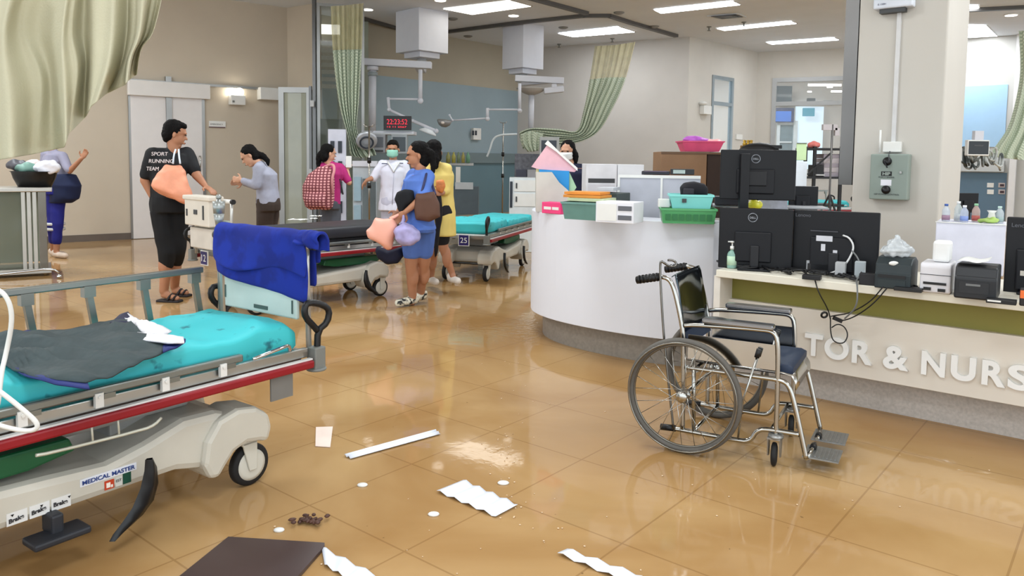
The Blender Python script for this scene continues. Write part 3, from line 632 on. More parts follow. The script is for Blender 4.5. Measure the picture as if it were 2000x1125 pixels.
# papers lying on the black mattress
for (x, y, wd, lb) in ((582, 431, .14, 'crumpled white paper on the black mattress, left one'), (617, 424, .09, 'crumpled white paper on the black mattress, upper right one'), (612, 429, .06, 'crumpled white paper on the black mattress, smallest one')):
    q = P(x, y, z=.755); mb = MB(); n = 8
    rows = [[q+Vector(((i/n-.5)*wd*1.3, (j/n-.5)*wd, .008+.010*random.random())) for j in range(n+1)] for i in range(n+1)]; mb.grid(rows, False); tag(obj('crumpled_paper', mb, WHITE, solid=.002), lb, 'paper', 'papers on the black mattress')

# blue towel over the push bar of the near stretcher
TW = pattern('spots', (10, 32, 124), (14, 42, 146), 9, .95)
Mn = rootmat(near); mb = MB()
def drape(mb, y0, y1, zr, fa, fb, r, off=0., dx=.0):
    n = 36
    for_rows = []
    for i in range(n+1):
        t = i/n; y = y0+(y1-y0)*t; la = fa(t); lb_ = fb(t); row = []
        for k in range(8): row.append((-r-.012*math.sin(k*.6+t*5), la*(1-k/7.)))
        pts = [(-r-.010*math.sin(9*t+3*k/7)-.02*(1-k/7)*math.sin(5*t), -la*(1-k/7)) for k in range(8)]+[(-r*math.cos(PI*k/7), r*math.sin(PI*k/7)) for k in range(1, 7)]+[(r+.01*math.sin(7*t), -lb_*k/7) for k in range(8)]
        for_rows.append([Mn @ Vector((.02+dx+x, y+.012*noise.noise(Vector((z*9, t*3, off))), zr+z+.006*noise.noise(Vector((t*6, z*7, off+4))))) for x, z in pts])
    mb.grid(for_rows)
drape(mb, .655, .0, 1.03, lambda t: .12+.03*math.sin(6*t)+.05*t, lambda t: .1, .044)
drape(mb, .65, .01, 1.025, lambda t: .185+.085*t, lambda t: .2, .03, 7.)
drape(mb, .06, -.07, 1.04, lambda t: .01+.03*t, lambda t: .05, .035, 3.)
tag(obj('towel', mb, TW, solid=.014, sub=1), 'royal blue towel draped over the push bar of the front stretcher', 'towel')
# folded dark gown on the near stretcher
def cloth(top, bot, z, amp, seed, nu=36, nv=18, lift=None):
    def pl(pts, t):
        L_ = [0]
        for a, b in zip(pts, pts[1:]): L_.append(L_[-1]+math.hypot(b[0]-a[0], b[1]-a[1]))
        s = t*L_[-1]
        for i in range(len(pts)-1):
            if s <= L_[i+1]+1e-9: f = (s-L_[i])/max(1e-9, L_[i+1]-L_[i]); return (pts[i][0]+(pts[i+1][0]-pts[i][0])*f, pts[i][1]+(pts[i+1][1]-pts[i][1])*f)
        return pts[-1]
    rows = []
    for i in range(nu+1):
        a = pl(top, i/nu); b = pl(bot, i/nu); row = []
        for j in range(nv+1):
            f = j/nv; q = P(a[0]+(b[0]-a[0])*f, a[1]+(b[1]-a[1])*f, z=z); e = 1-min(1, 4*min(f, 1-f, i/nu, 1-i/nu)) 
            h = amp*(.6+noise.noise(Vector((q.x*4+seed, q.y*11, 0)))+.5*noise.noise(Vector((q.x*9, q.y*20+seed, 1))))*(1-.75*e)
            q.z += h + (lift(i/nu, f) if lift else 0); row.append(q)
        rows.append(row)
    mb = MB(); mb.grid(rows); return mb
g = thing('hospital_gown', 'dark grey-green gown with navy and white trim lying on the front stretcher', 'gown', P(150, 690, z=.67))
obj('gown_cloth', cloth([(-60, 660), (20, 658), (75, 652), (180, 640), (245, 622), (290, 640), (345, 668)], [(-60, 700), (0, 712), (60, 738), (110, 748), (170, 752), (240, 728), (322, 690)], .69, .045, 2.), M((52, 64, 66), .75, 0, .15, 14., bump=.6, bscale=14), g, solid=.006)
obj('navy_trim', cloth([(-10, 690), (50, 722), (110, 742), (170, 746)], [(-10, 698), (50, 736), (110, 752), (175, 760)], .69, .012, 5., 20, 4), M((28, 40, 104), .7), g, solid=.006)
obj('white_collar', cloth([(250, 614), (275, 628), (318, 640), (335, 648)], [(240, 620), (262, 640), (290, 655), (318, 660)], .71, .02, 8., 14, 6), M((222, 220, 224), .7, bump=.3), g, solid=.006)
obj('white_collar', cloth([(268, 650), (300, 655), (330, 658), (358, 660)], [(268, 664), (300, 668), (330, 671), (360, 670)], .715, .014, 9., 14, 5), M((222, 220, 224), .7, bump=.3), g, solid=.006)
obj('navy_trim', cloth([(215, 632), (235, 616), (250, 612)], [(232, 640), (255, 632), (266, 628)], .705, .016, 3., 10, 5), M((24, 26, 60), .7), g, solid=.006)
obj('navy_trim', cloth([(28, 652), (55, 646), (80, 652)], [(30, 662), (60, 660), (84, 660)], .71, .012, 3., 10, 5), M((28, 36, 90), .7), g, solid=.006)
obj('navy_trim', cloth([(318, 676), (345, 664), (362, 664)], [(318, 690), (340, 682), (362, 670)], .70, .014, 4., 10, 5), M((28, 40, 104), .7), g, solid=.006)
mb = MB(); mb.tube([P(-30, 560, d=2.35), P(2, 566, d=2.3), P(20, 592, d=2.3), P(24, 630, d=2.3), P(12, 690, d=2.3), P(2, 730, d=2.25), P(-4, 800, d=2.2), P(-30, 830, d=2.2)], .007, 8, smoothp=2)
mb.tube([P(-30, 745, d=2.15), P(5, 768, d=2.15), P(45, 800, d=2.15), P(76, 828, d=2.15), P(68, 842, d=2.15), P(30, 840, d=2.15), P(-30, 822, d=2.15)], .007, 8, smoothp=2)
tag(obj('extension_cable', mb, M((214, 214, 210), .5, 0, .03)), 'thick white cable looping at the left edge over the front stretcher rail', 'cable')

# ============================================================= wheelchair
wo = P(1345, 887, z=0); wa = math.atan2(-.49, .87)
wc = thing('wheelchair', 'steel wheelchair with a dark blue cushion standing in front of the counter', 'wheelchair', wo, wa)
W_ = lambda n, mb, mt, p=None, **k: obj(n, mb, mt, p or wc, local=True, **k)
for b in (0.0, .60):
    s = -1 if b == 0 else 1
    c = Vector((-.035, b, .28)); mb = MB(); mb.torus(c, .264, .017, (0, 1, 0), 64, 12); wh = W_('wheel', mb, M((92, 88, 82), .6, 0, .1, 20))
    mb = MB(); mb.torus(c, .246, .0055, (0, 1, 0), 64, 8); obj('wheel_rim', mb, M((120, 116, 108), .3, 1.), wh, local=True)
    mb = MB(); mb.torus(c+Vector((0, s*.035, 0)), .262, .0045, (0, 1, 0), 64, 8); obj('hand_rim', mb, M((130, 126, 118), .25, 1.), wh, local=True)
    mb = MB(); mb.lathe(c+Vector((0, -.035, 0)), [(.0, 0), (.022, .0), (.028, .006), (.028, .02), (.013, .022), (.013, .05), (.028, .052), (.028, .064), (.02, .07), (0, .07)], (0, 1, 0), 20); obj('hub', mb, STEEL, wh, local=True)
    sp0 = None
    for k in range(24):
        a = 2*PI*k/24; a2 = a+(.35 if k % 2 else -.35); yo = .022 if k % 4 < 2 else -.022
        mb = MB(); mb.tube([c+Vector((.026*math.cos(a2+ (1.1 if k % 2 else -1.1)), yo, .026*math.sin(a2+(1.1 if k % 2 else -1.1)))), c+Vector((.244*math.cos(a), 0, .244*math.sin(a)))], .0016, 5); obj('spoke', mb, STEEL, wh, local=True)
for b, nm in ((.075, 'n'), (.525, 'f')):
    T = lambda pts, r=.0115, sm=2: MB().tube([(a, b, z) for a, z in pts], r, 10, smoothp=sm)
    W_('side_frame', T([(-.055, .09), (-.062, .46), (-.065, .57), (-.10, .72), (-.125, .80), (-.15, .83), (-.20, .835), (-.29, .812)]), STEEL)
    mb = MB(); mb.tube([(-.19, b, .834), (-.31, b, .806)], .019, 12)
    for k in range(6): mb.cyl((-.20-.018*k, b, .832-.004*k), (-.208-.018*k, b, .830-.004*k), .0215, 12)
    W_('push_grip', mb, BLACK)
    W_('arm_tube', T([(-.06, .605), (.0, .615), (.30, .628), (.36, .625), (.378, .58), (.384, .40), (.384, .13)]), STEEL)
    mb = MB(); mb.b2((.03, b-.03, .632), (.36, b+.03, .658)); W_('armrest', mb, M((150, 152, 156), .2, .95), bevel=.008)
    W_('seat_rail', T([(-.05, .40), (.30, .405), (.40, .405), (.435, .385), (.462, .30), (.52, .06)]), STEEL)
    W_('lower_rail', T([(-.13, .085), (.20, .085), (.27, .09), (.30, .155), (.36, .165), (.485, .165)]), STEEL)
    mb = MB(); mb.cyl((-.165, b, .082), (-.09, b, .087), .016, 12); W_('rubber_tip', mb, BLACK)
    W_('upright', T([(-.0, .085), (-.01, .45)], .010, 0), STEEL)
    mb = MB(); mb.b2((-.04, b-.003, .445), (.372, b+.001, .565)); W_('side_panel', mb, M((186, 184, 178), .12, 1., .03), bevel=.001)
    mb = MB(); mb.tube([(.29, b-.02, .50), (.235, b-.02, .29), (.215, b-.01, .10)], .005, 8); br = W_('brake_rod', mb, STEEL); mb = MB(); mb.tube([(.30, b-.02, .54), (.29, b-.02, .50)], .012, 10); obj('brake_grip', mb, BLACK, br, local=True)
    # caster
    mb = MB(); mb.lathe((.384, b, .13), [(.03, 0), (.035, .004), (.035, .014), (.02, .022)], n=18); mb.prism([(.350, b-.03, .135), (.350, b+.03, .135), (.350, b+.012, .045), (.350, b-.012, .045)], (.006, 0, 0)); mb.prism([(.404, b-.03, .135), (.404, b+.03, .135), (.404, b+.012, .045), (.404, b-.012, .045)], (.006, 0, 0)); mb.b2((.35, b-.03, .128), (.41, b+.03, .136)); ck = W_('caster_fork', mb, M((150, 150, 148), .35, .7))
    mb = MB(); mb.lathe((.366, b-.004, .054), [(0, 0), (.036, 0), (.05, .004), (.054, .009), (.054, .019), (.05, .024), (.036, .028), (0, .028)], (1, .12, 0), 24); W_('caster_wheel', mb, RUBBER)
    # footplate
    s = 1 if b < .3 else -1; sl = .0 if s > 0 else 0
    mb = MB(); mb.b2((.50, min(b+.01*s, b+.185*s), .058), (.655, max(b+.01*s, b+.185*s), .064)); 
    for k in range(8): mb.b2((.515+k*.017, b+s*.03-.0 if s > 0 else b-.175, .064), (.522+k*.017, b+.175 if s > 0 else b-.03, .067))
    fp = W_('footplate', mb, M((150, 152, 152), .35, .8, .1, 30), bevel=.001)
    mb = MB(); mb.tube([(.52, b, .06), (.53, b+.1*s, .07), (.53, b+.19*s, .07)], .010, 8); obj('pivot_bar', mb, STEEL, fp, local=True); mb = MB(); mb.cyl((.53, b+.12*s, .07), (.53, b+.16*s, .07), .015, 12); obj('rubber_stop', mb, BLACK, fp, local=True)
mb = MB(); rows = []
for i in range(13):
    t = i/12; y = .085+.43*t; rows.append([Vector((a-.028*math.sin(PI*t)*(.4+.6*f)-.004*math.sin(7*t+f*9), y, z)) for a, z, f in ((-.135, .835, 0), (-.118, .845, 0), (-.108, .82, .2), (-.10, .77, .6), (-.085, .70, 1), (-.075, .64, 1), (-.065, .58, .8), (-.06, .50, .5))])
mb.grid(rows); W_('backrest', mb, M((70, 80, 86), .14, 1., .1, 5., bump=.12, bscale=6.), solid=.004)
W_('cushion', pad(-.05, .445, .10, .50, .418, .475, .002, 1., 20, r=.02), M((24, 40, 64), .55, 0, .1, 12.))
W_('back_cushion', MB().add([(-.05, .10, .5), (-.05, .50, .5), (-.075, .50, .56), (-.075, .10, .56)], [(0, 1, 2, 3)]), M((24, 40, 64), .55), solid=.02)
mb = MB(); rows = [[Vector((x, y, z)) for y in (.085, .2, .3, .4, .515)] for x, z in ((-.05, .435), (.40, .435), (.44, .428), (.458, .40), (.462, .365))]; mb.grid(rows); W_('seat_plate', mb, M((196, 196, 192), .18, 1., .03), solid=.004)
for a, z in ((.0, .40), (.36, .16), (-.0, .09)):
    mb = MB(); mb.tube([(a, .075, z), (a, .525, z)], .009, 8); W_('cross_bar', mb, STEEL)
mb = MB(); mb.tube([(-.035, 0, .28), (-.035, .6, .28)], .01, 8); W_('axle', mb, STEEL)
mb = MB(); mb.tube([(-.095, .055, .09), (-.155, .055, .52), (-.18, .055, .80), (-.185, .055, .90), (-.18, .055, .915), (-.165, .06, .905), (-.15, .09, .885), (-.13, .12, .885), (-.125, .13, .90), (-.14, .12, .915), (-.16, .10, .915)], .006, 8, smoothp=2); W_('drip_hook_pole', mb, M((120, 118, 114), .25, 1.))

# ============================================================= high counter and desk
outer = [(.42, 6.95), (.27, 6.72), (.19, 6.48), (.158, 6.25), (.17, 6.02), (.27, 5.78), (.44, 5.56), (.66, 5.36), (.91, 5.18), (1.15, 5.08), (1.33, 5.03), (1.41, 5.08), (1.52, 5.22)]
def chaikin(p, n):
    for _ in range(n):
        q = [p[0]]
        for a, b in zip(p, p[1:]): q += [(a[0]*.75+b[0]*.25, a[1]*.75+b[1]*.25), (a[0]*.25+b[0]*.75, a[1]*.25+b[1]*.75)]
        p = q+[p[-1]]
    return p
def offs(p, d):
    out = []
    for i in range(len(p)):
        a = Vector(p[max(i-1, 0)]); b = Vector(p[min(i+1, len(p)-1)]); t = (b-a).normalized(); out.append((p[i][0]-t.y*d*1, p[i][1]+t.x*d*1))
    return out
oc = chaikin(outer[:-2], 2)+[outer[-2], outer[-1]]
def ring(poly, th, z0, z1):
    inn = offs(poly, th); mb = MB(); k = len(poly); vs = [(x, y, z) for z in (z0, z1) for x, y in poly]+[(x, y, z) for z in (z0, z1) for x, y in inn]
    fs = []; sm = []
    for i in range(k-1): fs += [(i, i+1, k+i+1, k+i), (2*k+i, 3*k+i, 3*k+i+1, 2*k+i+1), (k+i, k+i+1, 3*k+i+1, 3*k+i), (i, 2*k+i, 2*k+i+1, i+1)]
    fs += [(0, k, 3*k, 2*k), (k-1, 3*k-1-k+0, 4*k-1, 3*k-1)]; fs[-1] = (k-1, 2*k-1, 4*k-1, 3*k-1)
    mb.add(vs, fs); return mb
ct = thing('high_counter', 'tall curved white counter behind the wheelchair', 'counter', (.9, 5.5, 0))
obj('counter_body', ring(oc, .30, .20, 1.0), M((218, 220, 228), .45, 0, .02, 2.), ct, bevel=.004)
obj('kick_base', ring(offs(oc, .10), .12, 0.0, .20), M((134, 126, 116), .6, 0, .12, 40.), ct)
DO = Vector((1.26, 4.62, 0)); du = V2(-39.4); dv = Vector((-du.y, du.x, 0)); Z = Vector((0, 0, 1)); DL = 2.9
dk = thing('reception_desk', 'long low desk with olive band and raised white letters reading doctor and nurse', 'desk', DO+du*1)
def dbox(a0, a1, v0, v1, z0, z1): return MB().frame(DO+du*a0+dv*v0+Z*z0, du*(a1-a0), dv*(v1-v0), Z*(z1-z0))
obj('desk_top', dbox(-.02, DL, 0, .80, .705, .75), M((226, 220, 204), .4, 0, .03), dk, bevel=.004)
obj('olive_band', dbox(.0, DL, .20, .24, .545, .705), M((134, 128, 58), .5, 0, .05, 3.), dk, label='olive green band')
obj('front_panel', dbox(-.02, DL, .16, .24, .20, .552), M((216, 208, 196), .5, 0, .03, 2.), dk, bevel=.003)
obj('left_end', dbox(-.04, .0, .02, .8, .20, .71), M((220, 214, 204), .5), dk)
obj('kick_base', dbox(.0, DL, .28, .34, 0, .20), M((176, 168, 160), .6, 0, .12, 60.), dk, label='speckled grey kick base')
FPn = -dv; fp0 = DO+dv*.16
LET = M((236, 236, 234), .35, 0, 0)
def letter(ch, x0, ytop, x1, ybot):
    a = onplane(x0, ybot, fp0, dv); b = onplane(x1, ybot, fp0, dv); t = onplane(x0, ytop, fp0, dv); wd = (b-a).dot(du)
    text('letter', ch, dk, a, du, .1, LET, .011, wid=wd, hei=.135, bold=.035)
    return a, wd
zb_ = onplane(1576, 687, fp0, dv).z
def letter_at(ch, x0, x1):
    # every letter shares one base line
    a = onplane(x0, 690, fp0, dv); b = onplane(x1, 690, fp0, dv); a.z = .285; text('letter', ch, dk, a+FPn*.0, du, .1, LET, .011, wid=(b-a).dot(du), hei=.128, bold=.035)
for ch, x0, x1 in (('D', 1410, 1448), ('O', 1454, 1496), ('C', 1503, 1545), ('T', 1573, 1608), ('O', 1612, 1659), ('R', 1666, 1705), ('&', 1727, 1777), ('N', 1802, 1849), ('U', 1860, 1909), ('R', 1921, 1968), ('S', 1972, 2020), ('E', 2040, 2090)): letter_at(ch, x0, x1)

# ============================================================= people
SKIN = M((176, 124, 94), .55, 0, .05, 9.); SKIN2 = M((200, 152, 124), .55, 0, .05, 9.); HAIR = M((9, 7, 7), .75, 0, .25, 40., bump=.5, bscale=90., spec=.2)
def orient(f, up=(0, 0, 1)):
    f = Vector(f).normalized(); up = Vector(up); x = f.cross(up).normalized(); u = x.cross(f).normalized(); return Matrix((x, f, u)).transposed()  # cols: right, forward, up
def hand(prims, wr, tip, palm, spread=1., curl=.5, s=1.):
    """palm and five bent fingers from the wrist towards tip; palm = direction the palm faces"""
    wr, tip = Vector(wr), Vector(tip); d = (tip-wr).normalized(); pn = (Vector(palm)-d*Vector(palm).dot(d)).normalized(); side = d.cross(pn).normalized()
    pc = wr+d*.045*s; R = Matrix((side, pn, d)).transposed(); prims.append(('e', pc, (.040*s, .017*s, .048*s), R))
    for k, (o, L) in enumerate(((-.030, .062), (-.010, .074), (.010, .070), (.030, .054))):
        a = wr+d*.082*s+side*o*s; b = a+(d+side*o*3*spread)*L*.5*s+pn*curl*.012*s; c_ = b+(d*(1-curl*.7)+pn*curl)*L*.5*s
        prims += [('c', a, .0098*s, b, .009*s), ('c', b, .009*s, c_, .0078*s)]
    a = wr+d*.022*s-side*.032*s; b = a+(d*.5-side*.8).normalized()*.036*s+pn*.006; c_ = b+(d*.9-side*.25+pn*.3*curl).normalized()*.030*s
    prims += [('c', a, .013*s, b, .0105*s), ('c', b, .0105*s, c_, .0088*s)]
def person(label, D, g, face, body=None, skin=SKIN, top=None, toplen=1., sleeve=1., bottom=None, leglen=1., shoe=None, hair=None, fat=1., mask=None, head_up=(0, 0, 1), palms=None, s=1., coatlen=None, show=('head', 'legs'), bare=False):
    J = {k: P(v[0], v[1], d=D+(v[2] if len(v) > 2 else 0)) for k, v in g.items()}
    f = Vector(body or face); f.z = 0; f.normalize(); X = Vector((f.y, -f.x, 0))  # body right
    foot = min([J[k] for k in J], key=lambda q: q.z)
    t = thing('person', label, 'person', (J['hip'].x, J['hip'].y, 0))
    pr = []
    # torso
    def rings(e, a=0, lo=None):
        seq = [('hip', .165, .115), ('waist', .140, .102), ('chest', .162, .115), ('shc', .135, .075)]
        J['shc'] = (J['shL']+J['shR'])/2+Vector((0, 0, .01)); out = []
        for k, rx, ry in seq[a:]:
            out.append((J[k], (rx*fat+e)*s, (ry*fat+e)*s, X, f))
        return out
    up = (J['shc'] if 'shc' in J else (J['shL']+J['shR'])/2)
    hc = J['head']; R = orient(face, head_up); HD = lambda x, y, z: hc+R @ Vector((x, y, z))*s*1.12
    pr.append(('l', rings(0)))
    pr += [('c', J['shc'], .055*s, (J['neck']), .052*s), ('c', J['neck'], .052*s, HD(0, -.015, -.06), .052*s)]
    pr += [('e', HD(0, -.005, .03), (.076*s, .094*s, .088*s), R), ('e', HD(0, .012, -.03), (.062*s, .075*s, .085*s), R), ('e', HD(0, .03, -.09), (.035*s, .04*s, .024*s), R), ('c', HD(0, .076, .0), .008*s, HD(0, .093, -.026), .011*s), ('e', HD(0, .078, -.065), (.024*s, .012*s, .010*s), R),
           ('e', HD(-.078, -.008, -.012), (.010*s, .018*s, .030*s), R), ('e', HD(.078, -.008, -.012), (.010*s, .018*s, .030*s), R), ('c', HD(-.03, .076, .022), .012*s, HD(.03, .076, .022), .012*s)]
    for q in 'LR':
        sh, el, wr, hd = (J.get(k+q) for k in ('sh', 'el', 'wr', 'hd'))
        pr += [('c', J['shc'], .05*s, sh, .052*s*fat)]
        if el is not None:
            pr += [('c', sh, .050*s*fat, el, .038*s*fat), ('c', el, .038*s*fat, wr, .025*s)]
            pv_ = (palms or {}).get(q, tuple(-X if q == 'R' else X)); hand(pr, wr, hd, pv_, s=s)
        hp, kn, an, toe = (J.get(k+q) for k in ('hp', 'kn', 'an', 'to'))
        if kn is not None:
            pr += [('c', hp, .085*s*fat, kn, .056*s*fat), ('c', kn, .054*s*fat, an, .036*s*fat), ('e', kn*.65+an*.35-f*.012, (.052*s*fat, .052*s*fat, .12*s)), ('c', an, .034*s, an+(toe-an)*.3-Vector((0, 0, .02)), .034*s), ('c', an-Vector((0, 0, .04*s)), .032*s, toe, .026*s)]
    b = blob('body', pr, skin, t, .0075, 3)
    if top is not None:
        c = [('l', rings(.016, 0 if toplen >= 1 else 1))]
        c += [('c', J['shL']*.85+J['shR']*.15, .068*s, J['shR']*.85+J['shL']*.15, .068*s), ('c', J['shc'], .07*s, J['shc']*.6+J['neck']*.4, .062*s)]
        if coatlen: q = J['hip']+(J['hip']-J['waist'])*coatlen; c.append(('l', [(q, (.19*fat)*s, (.15*fat)*s, X, f), (J['hip'], (.182*fat)*s, (.132*fat)*s, X, f)]))
        for q in 'LR':
            sh, el, wr = (J.get(k+q) for k in ('sh', 'el', 'wr'))
            if el is None: continue
            if sleeve <= 1: c.append(('c', sh, .066*s*fat, sh+(el-sh)*sleeve, .056*s*fat))
            else: c += [('c', sh, .064*s*fat, el, .052*s*fat), ('c', el, .052*s*fat, el+(wr-el)*(sleeve-1), .038*s*fat)]
        blob('top', c, top, t, .011, 3, disp=(.007, 11.))
    if bottom is not None:
        c = [('l', [(J['hip']+(J['waist']-J['hip'])*.45, .162*s*fat, .125*s*fat, X, f), (J['hip'], .182*s*fat, .134*s*fat, X, f), (J['hip']-Vector((0, 0, .08)), .176*s*fat, .13*s*fat, X, f)])]
        for q in 'LR':
            hp, kn, an = (J.get(k+q) for k in ('hp', 'kn', 'an'))
            if kn is None: continue
            if leglen <= 1: c.append(('c', hp, .100*s*fat, hp+(kn-hp)*leglen, .084*s*fat))
            else: c += [('c', hp, .100*s*fat, kn, .074*s*fat), ('c', kn, .074*s*fat, kn+(an-kn)*(leglen-1), .060*s*fat)]
        blob('bottoms', c, bottom, t, .011, 3, disp=(.006, 10.))
    if shoe is not None:
        for q in 'LR':
            an, toe = J.get('an'+q), J.get('to'+q)
            if an is None: continue
            d = (toe-an); d.z = 0; d.normalize(); zz = toe.z-.012; a = Vector((an.x, an.y, zz))-d*.03; e = Vector((toe.x, toe.y, zz))+d*.02; m_ = (a+e)/2
            if shoe[0] == 'sandal':
                mb = MB(); mb.beam(a-d*.03-Vector((0, 0, .015)), e+d*.02-Vector((0, 0, .015)), .095*s, .03*s); so = obj('sandal', mb, shoe[1], t, bevel=.012)
                mb = MB(); x = Vector((d.y, -d.x, 0)); mb.tube([m_-x*.05, m_+Vector((0, 0, .06))+d*.02, m_+x*.05], .012, 8, smoothp=2); mb.tube([m_-x*.05+d*.05, m_+Vector((0, 0, .05))+d*.07, m_+x*.05+d*.05], .010, 8, smoothp=2); obj('strap', mb, shoe[1], so)
            else:
                blob('shoe', [('c', a+Vector((0, 0, .02)), .042*s, e+Vector((0, 0, .01)), .040*s), ('e', a+Vector((0, 0, .04)), (.045*s, .045*s, .045*s)), ('e', m_+Vector((0, 0, .012)), (.05*s, .05*s, .038*s))], shoe[1], t, .01, 3)
    if hair:
        c = [('e', HD(0, -.022, .045), (.088*s, .098*s, .088*s), R), ('e', HD(0, -.055, -.01), (.078*s, .062*s, .085*s), R)]
        if hair != 'short': c.append(('e', HD(0, -.05, -.04), (.085*s, .06*s, .08*s), R))
        else: c.append(('e', HD(0, .03, .078), (.07*s, .055*s, .035*s), R))
        if isinstance(hair, list):
            hp_ = [P(a, b_, d=D+(c_ if c_ else 0)) for a, b_, c_ in hair]
            rr = [.034, .036, .028, .016, .01]
            for i in range(len(hp_)-1): c.append(('c', hp_[i], rr[min(i, 4)]*s*1.1, hp_[i+1], rr[min(i+1, 4)]*s*1.1))
        blob('hair', c, HAIR, t, .009, 2, disp=(.006, 38.))
    for x in (-.031, .031):
        e = obj('eye', MB().ball(HD(x, .080, .006), (.011*s, .008*s, .007*s), R, 10), M((28, 20, 18), .2, 0, 0), t)
    obj('mouth', MB().ball(HD(0, .086, -.062), (.022*s, .006*s, .006*s), R, 10), M((130, 66, 60), .5, 0, 0), t)
    if mask is not None:
        mb = MB(); rows = []
        for i in range(9):
            th = (i/8-.5)*2.3; row = []
            for j in range(5): zz = .010-.10*j/4; r_ = .088+.020*math.cos(th)*math.sin(PI*(j+.6)/5)+.006*math.sin(j*2.5); row.append(HD(.80*r_*math.sin(th), 1.08*r_*math.cos(th)+.006, zz*(1-.25*abs(th)/1.15)-.010))
            rows.append(row)
        mb.grid(rows); obj('face_mask', mb, mask, t, solid=.003)
    return t, J, HD, X, f
def bag(name, label, cat, outline, D, th, mt, amp=.012, sc_=9., voxel=.012, dd=0.):
    """soft bag: outline in the photo given real thickness, puffed and creased"""
    pts = [P(x, y, d=D) for x, y in outline]; c = sum(pts, Vector())/len(pts); n = Vector((0, 1, 0)); mb = MB(); rows = []
    K = 9
    for i in range(K+1):
        a = PI*i/K; k = math.sin(a)**.45 if 0 < i < K else .02; off = -math.cos(a)*th/2; row = [c+(p-c)*k+n*off for p in pts]; row.append(row[0]); rows.append(row)
    mb.grid(rows); return blob(name, [('m', mb)], mt, None, voxel, 4, disp=(amp, sc_))
BLK = M((18, 20, 24), .8, 0, .12, 10.)
# man in black holding the stretcher bar
t, J, HD, X, f = person('man in black shirt and shorts carrying an orange bag, standing by the stretcher numbered 12', 7.3,
    dict(head=(343, 262), neck=(340, 292), chest=(330, 318), waist=(328, 362), hip=(330, 398), shL=(300, 302, -.02), elL=(283, 352, -.02), wrL=(303, 396, .0), hdL=(316, 408, .08), shR=(365, 302, .06), elR=(384, 342, -.02), wrR=(402, 364, -.08), hdR=(414, 372, -.12),
         hpL=(318, 415, -.02), knL=(327, 492, -.03), anL=(320, 568, 0), toL=(346, 583, -.02), hpR=(345, 415, .05), knR=(345, 488, .05), anR=(341, 560, .3), toR=(364, 572, .28)),
    (.85, .35, -.18), body=(.5, .85, 0), top=BLK, sleeve=.75, bottom=M((14, 15, 18), .85, 0, .1), leglen=1.28, shoe=('sandal', M((32, 24, 24), .6)), hair='short', fat=1.18, palms={'R': (0, 0, -1)}, s=1.0)
b1 = blob('drawstring_bag', [('l', [(P(339, 322, d=7.12), .07, .05, (1, 0, 0), (0, 1, 0)), (P(336, 336, d=7.08), .125, .085, (1, 0, 0), (0, 1, 0)), (P(334, 355, d=7.06), .165, .105, (.98, 0, -.15), (0, 1, 0)), (P(337, 374, d=7.05), .205, .11, (.93, 0, -.3), (0, 1, 0)), (P(341, 384, d=7.05), .20, .08, (.92, 0, -.36), (0, 1, 0)), (P(343, 391, d=7.06), .17, .03, (.92, 0, -.36), (0, 1, 0))])], M((232, 156, 124), .55, 0, .12, 5., bump=.4, bscale=12.), None, .012, 3, disp=(.014, 12.))
tag(b1, 'salmon orange drawstring bag hanging on the back of the man in black', 'bag')
mb = MB()
for a in ((349, 292, 352, 314), (343, 292, 338, 314)): mb.tube([P(a[0], a[1], d=7.12), P((a[0]+a[2])/2-1, (a[1]+a[3])/2, d=7.07), P(a[2], a[3]+6, d=7.05)], .008, 8, smoothp=1)
obj('cord_strap', mb, M((214, 222, 232), .6), b1)
o_ = P(289, 322, d=7.11)
for k, (s_, y, w_) in enumerate((('SPORT', 304, .16), ('RUNNING', 318, .24), ('TEAM', 333, .12))): text('shirt_lettering', s_, t, P(296-k*5, y, d=7.13-.012*k), (1, -.12, 0), .05, M((206, 196, 196), .6), .002, wid=w_, hei=.035, up=(0, .25, 1))
# nurse at the far left behind the glass trolley
t, J, HD, X, f = person('person in grey-lilac top and blue striped trousers waving at far left, head behind the curtain', 10.4,
    dict(head=(100, 268), neck=(103, 292), chest=(108, 316), waist=(112, 342), hip=(113, 368), shL=(90, 302, .06), elL=(84, 338, .05), wrL=(84, 368, 0), hdL=(84, 380, 0), shR=(122, 305, -.06), elR=(136, 334, -.12), wrR=(160, 309, -.2), hdR=(170, 294, -.2),
         hpL=(106, 380), knL=(104, 436), anL=(104, 488, .12), toL=(122, 496, .05), hpR=(113, 380), knR=(112, 436, -.05), anR=(110, 492, -.05), toR=(126, 499, -.12)),
    (.9, -.3, 0), body=(.95, -.25, 0), skin=SKIN, top=M((150, 148, 168), .8), sleeve=.9, bottom=M((22, 26, 120), .75, 0, .06), leglen=1.62, shoe=('shoe', M((214, 196, 180), .6)), hair='long', fat=1.06, palms={'R': (0, -1, 0)}, s=.97)
blob('tied_jacket', [('l', [(P(122, 340, d=10.4), .17, .14, (1, 0, 0), (0, 1, 0)), (P(126, 362, d=10.4), .215, .19, (1, 0, 0), (0, 1, 0)), (P(126, 388, d=10.4), .185, .16, (1, 0, 0), (0, 1, 0)), (P(118, 396, d=10.4), .15, .14, (1, 0, 0), (0, 1, 0))])], M((18, 30, 66), .75), t, .014, 3, disp=(.01, 9.))
for y in (437, 447):
    mb = MB(); q = P(108, y, d=10.4); mb.lathe(q, [(.118, -.018), (.122, 0), (.118, .018)], n=24); obj('reflective_band', mb, M((205, 205, 205), .5), t, label='light grey reflective band')
